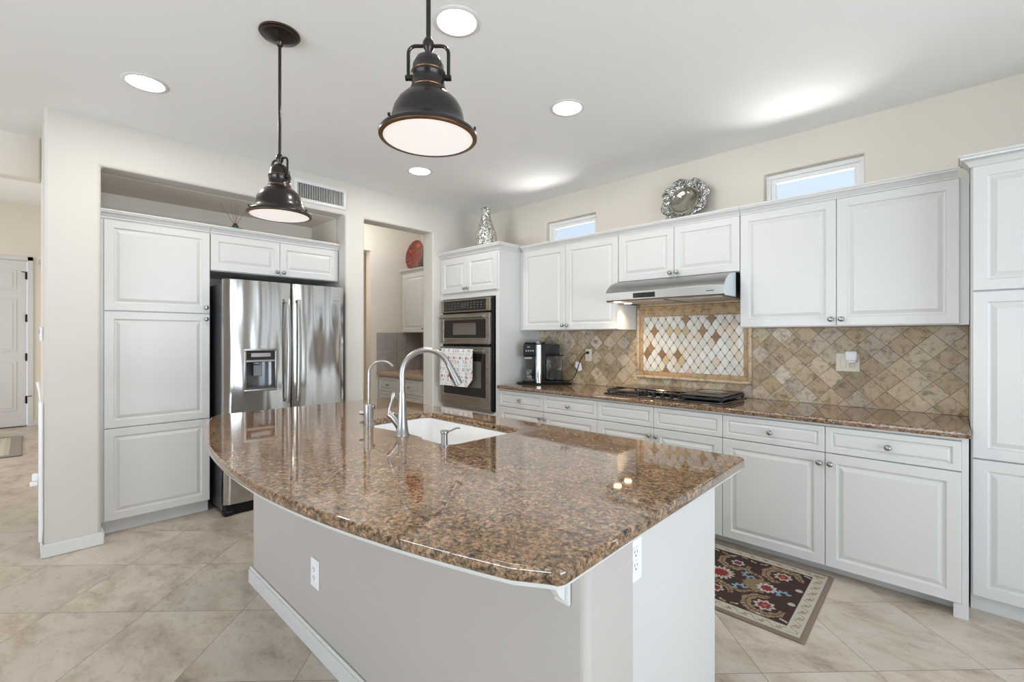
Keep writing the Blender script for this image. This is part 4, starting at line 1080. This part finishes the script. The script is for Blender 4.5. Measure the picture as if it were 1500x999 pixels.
# shell open below: outer skin + end caps
bm = b.bm
A = [bm.verts.new((-hw, y, z)) for y, z in pr]; B = [bm.verts.new((hw, y, z)) for y, z in pr]
for i in range(1, len(pr)-1): bm.faces.new((A[i], A[i+1], B[i+1], B[i]))
bm.faces.new(A[::-1]); bm.faces.new(B); bm.faces.new((A[-1], A[0], B[0], B[-1]))
b.build('shell', M['steel'], r, smooth=25)
for sx in (-1, 1):
    MB().prism([(y*0.999, 0.001+z*0.99) for y, z in pr if y < -0.29 or z < 0.01] + [(-0.02, 0.17)] if False else [(-0.33, 0.0), (-0.534, 0.0), (-0.542, 0.008), (-0.547, 0.066), (-0.539, 0.080), (-0.514, 0.108), (-0.474, 0.135), (-0.42, 0.155), (-0.36, 0.167), (-0.33, 0.169)], sx*hw, sx*(hw+0.0025), lambda a_, b_, z: (z, a_, b_)).build('end_cap', M['end_sheen'], r)  # thin overlay on the shell's ends, coloured like their bright reflection
b = MB(); b.box(-hw+0.012, hw-0.012, -0.520, -0.02, 0.001, 0.0035); b.build('underside', simple('hood_underside', (0.55, 0.50, 0.45), 0.35, 0.8), r)
b = MB(); b.box(-0.008, 0.008, -0.46, -0.03, -0.004, 0.001); b.box(hw-0.020, hw, -0.535, -0.02, -0.006, 0.0); b.box(-hw, -hw+0.020, -0.535, -0.02, -0.006, 0.0); b.build('filter_rails', M['dark'], r)
b = MB(); b.box(-0.40, -0.010, -0.42, -0.03, -0.002, 0.001); b.box(0.010, 0.40, -0.42, -0.03, -0.002, 0.001)
b.build('grease_filters', simple('filter_mesh', (0.52, 0.48, 0.43), 0.45, 0.85, bump=0.6, bscale=500), r)
b = MB(); b.box(-0.215, -0.035, -0.5475, -0.5435, 0.016, 0.054, 0.0015); cp = b.build('control_panel', M['blackgloss'], r)
b = MB(); b.box(0.335, 0.385, -0.5465, -0.5445, 0.030, 0.037); b.build('maker_mark', M['dark'], r)
for xx, yy in ((-0.400, -0.455), (-0.400, -0.29)):
    lp = MB().lathe([(0.030, -0.004), (0.030, 0.0), (0.024, -0.004), (0.0, -0.0042)], (xx, yy, 0.0), 20).build('lamp', M['hoodlamp'], r)
    ld = bpy.data.lights.new('hood_lamp_light', 'SPOT'); ld.energy = 6.0; ld.color = (1.0, 0.72, 0.42); ld.spot_size = math.radians(128); ld.spot_blend = 0.9; ld.shadow_soft_size = 0.02
    lo_ = bpy.data.objects.new('hood_lamp_light', ld); C.objects.link(lo_); lo_.parent = r; lo_.location = (xx, yy, -0.012)

# ================================================================== cooktop
r = thing('gas_cooktop', 'black gas cooktop with flat griddle cover and five front knobs', 'cooktop', (-1.585, 3.46, 0.9142)); 
MB().box(-0.465, 0.465, -0.245, 0.245, 0.0, 0.010, 0.004, 2).build('glass_base', M['blackgloss'], r)
def grate(x0, x1):
    g = MB(); y0, y1 = -0.225, 0.232
    if -0.2 < (x0+x1)/2 < 0.2: y0 = -0.120
    for xx in (x0, x1-0.012): g.box(xx, xx+0.012, y0, y1, 0.022, 0.036, 0.003)
    for yy in (y0, y1-0.012): g.box(x0, x1, yy, yy+0.012, 0.022, 0.036, 0.003)
    n = int((y1-y0)/0.035)
    for k in range(1, n): g.box(x0-0.004, x0+0.045, y0+k*0.035, y0+k*0.035+0.008, 0.026, 0.042, 0.003); g.box(x1-0.045, x1+0.004, y0+k*0.035, y0+k*0.035+0.008, 0.026, 0.042, 0.003)
    for xx in (x0+0.004, x1-0.018):
        for yy in (y0+0.004, y1-0.018): g.box(xx, xx+0.014, yy, yy+0.014, 0.009, 0.024)
    return g.build('grate', M['cast'], r)
grate(-0.450, -0.165); grate(-0.155, 0.155); grate(0.165, 0.450)
for xx, yy, rr in ((-0.30, -0.10, 0.05), (-0.30, 0.12, 0.04), (0, 0.05, 0.055), (0.30, -0.10, 0.04), (0.30, 0.12, 0.05)):
    MB().lathe([(0, 0.020), (rr*0.7, 0.020), (rr*0.75, 0.016), (rr, 0.015), (rr, 0.009), (0, 0.009)], (xx, yy, 0), 24).build('burner', M['dark'], r)
cv = MB(); cv.box(-0.440, 0.155, -0.100, 0.225, 0.0425, 0.050, 0.003); cv.build('griddle_plate', simple('griddle_reflection_tint', (0.055, 0.035, 0.025), 0.16, 0.3, coat=0.4), r)  # brown tint imitates the wall tile mirrored in the black plate
cv = MB(); cv.box(0.160, 0.448, -0.215, 0.230, 0.0425, 0.050, 0.004); cv.build('flat_griddle', M['cast'], r)
MB().lathe([(0.105, 0.0), (0.105, 0.004), (0.098, 0.006), (0.0, 0.004)], (0.30, 0.02, 0.0502), 32).build('burner_cover', M['blackgloss'], r)
for k in range(5):
    kx = -0.135+k*0.070
    kn = MB().lathe([(0.021, 0.0), (0.021, 0.004), (0.017, 0.008), (0.016, 0.026), (0.012, 0.030), (0, 0.030)], (kx, -0.185, 0.010), 20).build('knob', M['black'], r)
    MB().box(kx-0.003, kx+0.003, -0.200, -0.170, 0.040, 0.043, 0.001).build('knob_pointer', M['nickel'], kn)

# ================================================================== coffee corner
r = thing('oval_mat', 'thin black oval tray mat under the coffee maker', 'mat', (-2.925, 3.52, 0.9142), 0.64)
MB().lathe([(0, 0.012), (0.95, 0.012), (1.0, 0.008), (1.0, 0.004), (0.93, 0.0), (0, 0.0)], (0, 0, 0), 48, sx=1, sy=1).build('tray', M['black'], r)
r.children[0].scale = (0.275, 0.14, 1)
r = thing('coffee_maker', 'black and chrome single-serve coffee maker with a clear water tank', 'coffee maker', (-2.925, 3.52, 0.9265), 0.64)
b = MB(); b.box(-0.205, 0.185, -0.085, 0.085, 0, 0.022, 0.006, 2); b.build('base', M['black'], r)
b = MB(); b.box(-0.100, 0.015, -0.080, 0.085, 0.022, 0.375, 0.008, 2); b.build('body', M['black'], r)
b = MB(); b.box(-0.200, -0.060, -0.084, 0.085, 0.255, 0.378, 0.014, 3); hd = b.build('brew_head', M['black'], r)
MB().lathe([(0, 0.0), (0.10, 0.0), (0.105, 0.008), (0.098, 0.016), (0, 0.016)], (-0.095, 0, 0.378), 32, sy=0.75).build('lid', M['black'], r)
MB().lathe([(0, 0.0), (0.035, 0.0), (0.038, 0.012), (0.03, 0.022), (0, 0.022)], (-0.05, -0.05, 0.378), 24).build('dial', M['chrome'], r)
MB().box(-0.185, -0.115, -0.0865, -0.084, 0.232, 0.250, 0.0005).build('maker_label', M['chrome'], r)
b = MB()
for k in range(4): b.box(-0.175+k*0.022, -0.164+k*0.022, -0.0855, -0.0845, 0.305, 0.318)
b.box(-0.16, -0.135, -0.0855, -0.0845, 0.345, 0.352); b.build('button_marks', simple('button_marks', (0.35, 0.36, 0.38), 0.4), r)
MB().cyl((-0.048, -0.082, 0.004), (-0.048, -0.082, 0.370), 0.034, n=28).build('chrome_column', M['chrome'], r)
b = MB(); b.box(0.012, 0.150, -0.080, 0.080, 0.268, 0.372, 0.006, 2); b.build('upper_housing', M['black'], r)
tk = MB(); tk.box(0.020, 0.178, -0.074, 0.074, 0.022, 0.262, 0.012, 3); t_ = tk.build('water_tank', M['tank'], r)
MB().box(0.014, 0.195, -0.078, 0.078, 0.262, 0.268, 0.002).build('tank_lid', M['black'], r)
b = MB(); b.box(0.055, 0.10, -0.03, 0.03, 0.026, 0.10, 0.004); b.box(0.115, 0.17, -0.05, 0.05, 0.026, 0.115, 0.004); b.build('tank_filter', M['dark'], r)
b = MB(); b.box(-0.190, -0.070, -0.070, 0.070, 0.022, 0.030, 0.002); b.build('drip_grid', M['chrome'], r)
mg = thing('coffee_mug', 'small black patterned mug on the coffee maker drip grid', 'mug', (-2.925-0.142*math.cos(0.64)+0.02*math.sin(0.64), 3.52-0.142*math.sin(0.64)-0.02*math.cos(0.64), 0.9570), 0.64)
m_ = MB().lathe([(0, 0), (0.030, 0), (0.036, 0.004), (0.037, 0.09), (0.035, 0.092), (0.033, 0.088), (0.032, 0.008), (0, 0.006)], (0, 0, 0), 28).build('cup', hammered('mug_glaze', (0.02, 0.02, 0.025), (0.30, 0.30, 0.32), 45, 0.25, 0.0), mg)
MB().tube([Vector((0.034+0.022*math.sin(PI*k/10), 0, 0.02+0.05*k/10)) for k in range(11)], 0.0045, 8).build('handle', M['black'], mg)
# cord with paper tag
def bez(P, n=30):
    out = []
    for k in range(n+1):
        t = k/n; Q = [Vector(p) for p in P]
        while len(Q) > 1: Q = [a.lerp(b_, t) for a, b_ in zip(Q, Q[1:])]
        out.append(Q[0])
    return out
r = thing('power_cord', 'black power cord with a white tag running from coffee maker to outlet', 'cord', (-2.72, 3.62, 0.92))
P = [Vector(p)-Vector((-2.72, 3.62, 0.92)) for p in ((-2.765, 3.64, 0.945), (-2.62, 3.66, 0.925), (-2.66, 3.68, 1.06), (-2.62, 3.70, 1.22), (-2.545, 3.706, 1.222))]
MB().tube(bez(P), 0.0042, 8).build('cable', M['black'], r)
pg = MB(); pg.box(0.162, 0.188, 0.078, 0.0985, 0.290, 0.314, 0.004); pg.build('plug', M['black'], r)
tg = MB(); tg.prism([(0.055, 0.215), (0.118, 0.200), (0.128, 0.135), (0.085, 0.118), (0.045, 0.165)], 0.066, 0.0675, lambda a, b_, z: (a, z, b_)); tg.build('paper_tag', M['white'], r)

# ================================================================== lights
def pendant(label, x, y):
    r = thing('pendant_light', label, 'pendant light', (x, y, CEIL), 0, 'dark bronze pendants over the island'); z = lambda v: v-CEIL
    MB().lathe([(0, 0), (0.088, 0), (0.088, -0.006), (0.080, -0.010), (0.080, -0.015), (0.068, -0.019), (0.068, -0.024), (0.050, -0.032), (0.018, -0.046), (0.012, -0.060), (0, -0.060)], (0, 0, 0), 40).build('canopy', M['bronze'], r)
    ed = MB(); ed.lathe([(0.0884, -0.0045), (0.0893, -0.006), (0.0878, -0.0072)], n=40); ed.lathe([(0.0805, -0.0135), (0.0812, -0.015), (0.080, -0.016)], n=40); ed.build('canopy_rings', M['copper'], r)
    MB().cyl((0, 0, -0.05), (0, 0, z(2.20)), 0.0068, n=16).build('rod', M['bronze'], r)
    MB().lathe([(0, z(2.232)), (0.009, z(2.230)), (0.016, z(2.218)), (0.017, z(2.207)), (0.015, z(2.197)), (0.009, z(2.188)), (0.009, z(2.170)), (0, z(2.170))], n=24).build('swivel_ball', M['bronze'], r)
    yk = MB(); u = Vector((CR, SR, 0)).normalized() if 'right' in label else Vector((math.cos(0.25), math.sin(0.25), 0)); w_ = 0.058
    pts = [u*-w_ + Vector((0, 0, z(2.112)))] + [u*-w_ + Vector((0, 0, z(2.185)))]
    for k in range(1, 7): t = PI - PI/2*k/6; pts.append(u*(-w_+0.022+0.022*math.cos(t)) + Vector((0, 0, z(2.185)+0.022*math.sin(t))))
    pts2 = [Vector((-p.x, -p.y, p.z)) for p in pts[::-1]]
    yk.tube(pts+pts2, 0.0052, 10)
    for s_ in (-1, 1): yk.tube([u*s_*0.040+Vector((0, 0, z(2.115))), u*s_*0.066+Vector((0, 0, z(2.115)))], 0.0085, 12)
    yk.build('yoke', M['bronze'], r)
    sh = MB().lathe([(0.0, z(2.183)), (0.018, z(2.181)), (0.034, z(2.170)), (0.044, z(2.150)), (0.0465, z(2.130)), (0.0490, z(2.127)), (0.0490, z(2.118)), (0.0465, z(2.115)), (0.0475, z(2.085)), (0.0505, z(2.080)), (0.0505, z(2.074)),
        (0.053, z(2.068)), (0.068, z(2.060)), (0.085, z(2.043)), (0.098, z(2.020)), (0.105, z(1.992)), (0.108, z(1.975)), (0.116, z(1.968)), (0.136, z(1.955)), (0.1405, z(1.948)), (0.139, z(1.941)), (0.128, z(1.938)), (0.127, z(1.946))], n=64).build('shade', M['bronze'], r, smooth=50)
    rg = MB(); rg.lathe([(0.0492, z(2.1285)), (0.0502, z(2.127)), (0.0494, z(2.1255))], n=48); rg.lathe([(0.0508, z(2.0815)), (0.0515, z(2.080)), (0.0508, z(2.0785))], n=48)
    rg.lathe([(0.1395, z(1.9412)), (0.1385, z(1.9396)), (0.132, z(1.9382)), (0.1285, z(1.9372)), (0.1270, z(1.9385))], n=64); rg.build('brass_rings', M['copper'], sh)
    MB().lathe([(0, z(1.940)), (0.1270, z(1.940)), (0.1270, z(1.944)), (0, z(1.944))], n=64).build('diffuser', M['shade_lens'], r)
    for a in (0.6, 2.7, 4.8): MB().cyl((0.137*math.cos(a), 0.137*math.sin(a), z(1.956)), (0.137*math.cos(a), 0.137*math.sin(a), z(1.963)), 0.004, n=8).build('screw', M['bronze'], sh)
    ld = bpy.data.lights.new('pendant_glow', 'AREA'); ld.shape = 'DISK'; ld.size = 0.24; ld.energy = 2.2; ld.color = (1, 0.93, 0.82)
    lo_ = bpy.data.objects.new('pendant_glow', ld); C.objects.link(lo_); lo_.parent = r; lo_.location = (0, 0, z(1.934))
pendant('dark bronze barn pendant with its ceiling canopy showing, left of the two', -2.304, 0.826)
pendant('dark bronze barn pendant hanging nearer, right of the two', -1.100, 0.802)

def downlight(label, x, y):
    r = thing('recessed_light', label, 'ceiling light', (x, y, CEIL), 0, 'round recessed ceiling lights')
    MB().lathe([(0.087, -0.003), (0.090, -0.006), (0.104, -0.005), (0.109, -0.001), (0.109, 0.0), (0.087, 0.0)], n=48).build('trim_ring', M['trimw'], r)
    MB().lathe([(0, -0.0025), (0.087, -0.0025), (0.087, -0.0005), (0, -0.0005)], n=48).build('lens', M['lens'], r)
    ld = bpy.data.lights.new('downlight_beam', 'AREA'); ld.shape = 'DISK'; ld.size = 0.16; ld.energy = 9.0; ld.color = (1, 0.95, 0.88)
    lo_ = bpy.data.objects.new('downlight_beam', ld); C.objects.link(lo_); lo_.parent = r; lo_.location = (0, 0, -0.008)
downlight('recessed ceiling light beside the rod of the nearer pendant', -1.638, 1.351)
downlight('recessed ceiling light farthest left, near the fridge wall', -3.299, 0.464)
downlight('recessed ceiling light farthest right, in front of the wall cabinets', -1.753, 2.334)
downlight('smallest recessed ceiling light, toward the doorway and oven corner', -3.335, 2.341)

# wall vent
r = thing('wall_vent', 'white air vent with vertical louvres high on the wall beside the niche', 'vent', (-4.08, 1.80, 2.632), PI/2)
fm = MB(); frame(fm, -0.225, 0.245, -0.090, 0.098, 0.030, -0.012, 0, 0.003); fm.build('vent_frame', M['trimw'], r)
MB().box(-0.197, 0.217, -0.003, -0.0005, -0.062, 0.070).build('backing', M['black'], r)
fm = MB()
for k in range(27): fm.box(-0.190+k*0.0152, -0.1875+k*0.0152, -0.011, -0.003, -0.061, 0.069)
fm.build('louvres', M['plate'], r)

# ================================================================== decor
r = thing('reed_diffuser', 'reed diffuser with brown sticks on a teal coaster over the fridge cabinets', 'diffuser', (-4.235, 1.175, 2.2455))
MB().lathe([(0, 0), (0.062, 0), (0.062, 0.006), (0, 0.006)], n=32).build('coaster', M['teal'], r)
MB().lathe([(0, 0.006), (0.022, 0.006), (0.024, 0.012), (0.023, 0.030), (0.014, 0.038), (0.014, 0.048), (0.010, 0.048), (0.010, 0.03), (0, 0.03)], n=24).build('bottle', M['amber'], r)
st = MB()
for dx, dy in ((-0.02, -0.10), (0.03, -0.045), (-0.02, 0.012), (0.02, 0.022), (-0.01, 0.105)):
    st.cyl((0, dy*0.05, 0.035), (dx, dy, 0.215 - abs(dy)*0.2 + 0.02*(dy > 0.1)), 0.0016, n=6)
st.build('reeds', M['reed'], r)

v = MB().lathe([(0, 0), (0.078, 0), (0.090, 0.010), (0.110, 0.060), (0.114, 0.100), (0.106, 0.160), (0.085, 0.225), (0.062, 0.285), (0.050, 0.335), (0.044, 0.375), (0.048, 0.405), (0.062, 0.425), (0.060, 0.428), (0.052, 0.415), (0.040, 0.375), (0.05, 0.28), (0.08, 0.15), (0.05, 0.02), (0, 0.015)], n=48).build('mosaic_vase', M['mercury'])
v.location = (-3.515, 3.29, 2.2755); tag(v, 'silver mosaic glass vase standing on top of the oven tower cabinet', 'vase')

# scalloped silver platter leaning against the wall
r = thing('scalloped_platter', 'silver scalloped platter with a pearly centre leaning above the wall cabinets', 'platter', (-1.575, 3.60, 2.2645))
piv = bpy.data.objects.new('rim', None)
mb = MB(); bm = mb.bm; n = 96; rings = []
def rr_(t): return 0.165 + 0.036*abs(math.sin(t*4+0.4))**0.6 + 0.010*math.sin(t*3+1.0) - (0.035 if False else 0)
for fr_, dep in ((0.60, 0.0), (0.66, 0.012), (0.80, 0.020), (0.93, 0.026), (1.0, 0.020), (0.99, 0.012), (0.8, 0.006), (0.60, -0.010)):
    rings.append([bm.verts.new((fr_*rr_(2*PI*i/n)*math.cos(2*PI*i/n), -dep + 0.004*math.sin(40*PI*i/n)*(fr_ > 0.7), fr_*rr_(2*PI*i/n)*math.sin(2*PI*i/n))) for i in range(n)])
for A, B in zip(rings, rings[1:]):
    for i in range(n):
        j = (i+1) % n; bm.faces.new((A[i], A[j], B[j], B[i]))
rim = mb.build('rim', M['silverrim'], r); rim.location = (0, 0.05, 0.198); rim.rotation_euler = (math.radians(-14), 0, 0)
bw = MB(); bw.lathe([(0.123, -0.006), (0.118, -0.014), (0.105, -0.016), (0.098, -0.004), (0.075, 0.010), (0.045, 0.014), (0.0, 0.015)], (0, 0, 0), 64, '-y')
bowl_ = bw.build('bowl', M['pearl'], r); bowl_.location = (0, 0.05, 0.198); bowl_.rotation_euler = (math.radians(-14), 0, 0)
for vtx in bowl_.data.vertices: vtx.co.y = -vtx.co.y*1.0
bpy.data.objects.remove(piv)

# red glass plate on the butler cabinet
r = thing('red_glass_plate', 'round red and gold glass plate seen through the doorway on the cabinet', 'plate', (-5.405, 3.72, 2.2975))
MB().box(-0.05, 0.05, -0.035, 0.03, 0, 0.012, 0.003).build('easel_foot', M['bronze'], r)
pl = MB().lathe([(0, -0.012), (0.10, -0.010), (0.17, 0.004), (0.205, 0.016), (0.203, 0.021), (0.165, 0.010), (0.095, -0.003), (0, -0.005)], n=64).build('dish', M['red'], r)
pl.rotation_euler = (math.radians(90-9), 0, 0); pl.location = (0, 0.0, 0.212)
es = MB(); es.tube([Vector((0, -0.03, 0.01)), Vector((0, 0.045, 0.20))], 0.004, 8); es.box(-0.045, 0.045, -0.030, -0.022, 0.008, 0.040, 0.002); es.build('easel_back', M['bronze'], r)

# ================================================================== rugs
def dist(u, v, a, b_): return math.hypot(u-a, v-b_)
def rug_col(u, v):
    L, Wd = 1.27, 0.775; x = (1-u)*L; y = v*Wd     # x from the right end, y from the near side
    TAN = (0.33, 0.235, 0.145); DK = (0.045, 0.018, 0.014); IV = (0.50, 0.46, 0.39); RED = (0.24, 0.020, 0.018); BL = (0.22, 0.33, 0.42); GR = (0.43, 0.41, 0.35); BR = (0.20, 0.145, 0.11); OL = (0.19, 0.14, 0.07)
    ed = min(x, y, Wd-y, L-x)
    if ed < 0.022: return BR
    if ed < 0.088:
        s_ = (y if x < 0.088 or L-x < 0.088 else x); c_ = ed-0.055; w_ = 0.016*math.sin(s_*2*PI/0.075)
        if abs(c_-w_) < 0.0035: return TAN
        k = (s_ % 0.075)-0.0375
        if math.hypot(k, c_) < 0.014 and (int(s_*400)+int(ed*400)) % 2: return (0.22, 0.13, 0.05)
        return GR
    if ed < 0.093: return DK
    col = DK
    # medallion repeat, period along x
    P = 0.50; xi = (x-0.093) % P; k = int((x-0.093)/P); yc = y
    def scroll(cx, cy, r_, w_, a0, a1):
        d_ = dist(xi, yc, cx, cy); a = math.atan2(yc-cy, xi-cx)
        ww = w_*(0.55+0.45*math.sin((a-a0)/(a1-a0+1e-9)*PI)) if a0 < a < a1 else 0
        return abs(d_-r_-0.012*math.sin(a*9)*0.4) < ww
    for cx, cy, r_, w_, a0, a1 in ((0.12, 0.20, 0.085, 0.024, -3.1, 1.6), (0.12, 0.575, 0.085, 0.024, -1.6, 3.1), (0.37, 0.20, 0.080, 0.020, -1.2, 3.1), (0.37, 0.575, 0.080, 0.020, -3.1, 1.2), (0.30, 0.385, 0.130, 0.013, -2.6, -0.6), (0.30, 0.385, 0.130, 0.013, 0.6, 2.6)):
        if scroll(cx, cy, r_, w_, a0, a1):
            d_ = dist(xi, yc, cx, cy); a = math.atan2(yc-cy, xi-cx)
            col = TAN if (abs(d_-r_) > 0.0035 and math.sin(a*26+d_*90) > -0.75) else (0.11, 0.065, 0.04)
    def flower(cx, cy, r_, petals, inner, outer, core=None):
        nonlocal col
        d_ = dist(xi, yc, cx, cy); a = math.atan2(yc-cy, xi-cx); rr = r_*(1+0.16*math.cos(petals*a))
        if d_ < rr: col = outer
        if d_ < rr*0.66: col = inner
        if core and d_ < rr*0.25: col = core
    flower(0.12, 0.20, 0.046, 8, RED, IV, (0.42, 0.12, 0.10)); flower(0.12, 0.575, 0.042, 8, RED, IV, (0.42, 0.12, 0.10))
    flower(0.36, 0.205, 0.036, 6, RED, IV, (0.16, 0.02, 0.04)); flower(0.36, 0.575, 0.034, 6, (0.16, 0.03, 0.06), IV, RED)
    d_ = dist(xi, yc, 0.20, 0.385); a = math.atan2(yc-0.385, xi-0.20)
    if d_ < 0.075*(1+0.1*math.cos(12*a)): col = OL if (int(xi*220)+int(yc*220)) % 3 else TAN
    flower(0.155, 0.385, 0.045, 10, RED, (0.56, 0.56, 0.56)); flower(0.40, 0.39, 0.068, 16, RED, IV)
    for cx, cy, s_ in ((0.075, 0.375, 1), (0.27, 0.30, 1), (0.27, 0.47, -1)):
        d_ = dist(xi, yc, cx, cy); a = math.atan2((yc-cy)*s_, xi-cx)
        if 0.014 < d_ < 0.034+0.008*math.cos(7*a) and a > -1.4: col = BL
    for cx, cy in ((0.02, 0.30), (0.02, 0.47), (0.485, 0.30), (0.485, 0.47)):
        if dist(xi, yc, cx, cy) < 0.017: col = IV
    for cy in (0.115, 0.66):
        if abs(yc-cy-0.012*math.sin(xi*40)) < 0.007 and (int(xi*90) % 5) < 3: col = IV if int(xi*30) % 3 == 0 else TAN
    h_ = math.sin(u*911.7+v*377.3)*43758.5; h_ -= math.floor(h_)
    return tuple(c_*(0.62+0.3*h_) for c_ in col)
def rug_pos(u, v):
    e = min(u, 1-u, v, 1-v); z = 0.010 if e > 0.012 else 0.003+0.007*e/0.012
    return (-1.755+1.27*u - 0.012*(v), 2.385+0.775*v - (1-u)*0.0, z)
rg = raster_mesh('kitchen_rug', 320, 196, rug_pos, rug_col, M['fabric'])
sd = rg.modifiers.new('thick', 'SOLIDIFY'); sd.thickness = 0.006; sd.offset = 1 if False else -1; sd.thickness = 0.0029
tag(rg, 'dark brown floral rug with an ivory border on the floor before the base cabinets', 'rug')
def mat_col(u, v):
    e = min(u*1.32, (1-u)*1.32, v*1.55, (1-v)*1.55)
    if e < 0.10 : return (0.27, 0.24, 0.21) if int((u+v)*60) % 2 else (0.32, 0.29, 0.25)
    return (0.48, 0.43, 0.36) if int(u*26) % 2 else (0.56, 0.52, 0.45)
dm = raster_mesh('entry_mat', 60, 40, lambda u, v: (-9.35+1.55*v, -1.35+1.32*u, 0.008), mat_col, M['fabric'], None, 0.006)
tag(dm, 'grey bordered door mat with pale stripes on the foyer floor', 'mat')

# ================================================================== pillar side: folded child gate, switch
r = thing('safety_gate', 'white folded safety gate against the hall side of the pillar', 'gate', (-4.110, 0.060, 0))
g = MB(); g.box(-0.020, 0.022, -0.008, 0.010, 0.10, 0.965, 0.004); g.build('post', M['white'], r)
g = MB(); g.box(-0.050, -0.020, -0.004, 0.010, 0.12, 0.95, 0.004); g.box(-0.085, -0.055, -0.002, 0.010, 0.12, 0.95, 0.004); g.build('mesh_roll', M['white'], r)
g = MB(); g.box(-0.018, 0.012, -0.036, -0.008, 0.480, 0.525, 0.005); g.box(-0.014, 0.008, -0.046, -0.010, 0.450, 0.478, 0.005); g.build('latch', M['white'], r)
MB().tube([Vector((0.0, 0.0, 0.960)), Vector((0.0, -0.004, 1.03)), Vector((0.0, -0.012, 1.09))], [0.004, 0.005, 0.008], 8).build('release_tab', M['white'], r)
sw = thing('wall_thermostat', 'small white control box high on the hall side of the pillar', 'thermostat', (-4.22, 0.0745, 1.39))
MB().box(-0.045, 0.045, -0.016, -0.000, -0.045, 0.045, 0.004).build('housing', M['white'], sw)
MB().box(-0.03, 0.03, -0.0170, -0.0155, 0.0, 0.03, 0.0005).build('display', M['display'], sw)
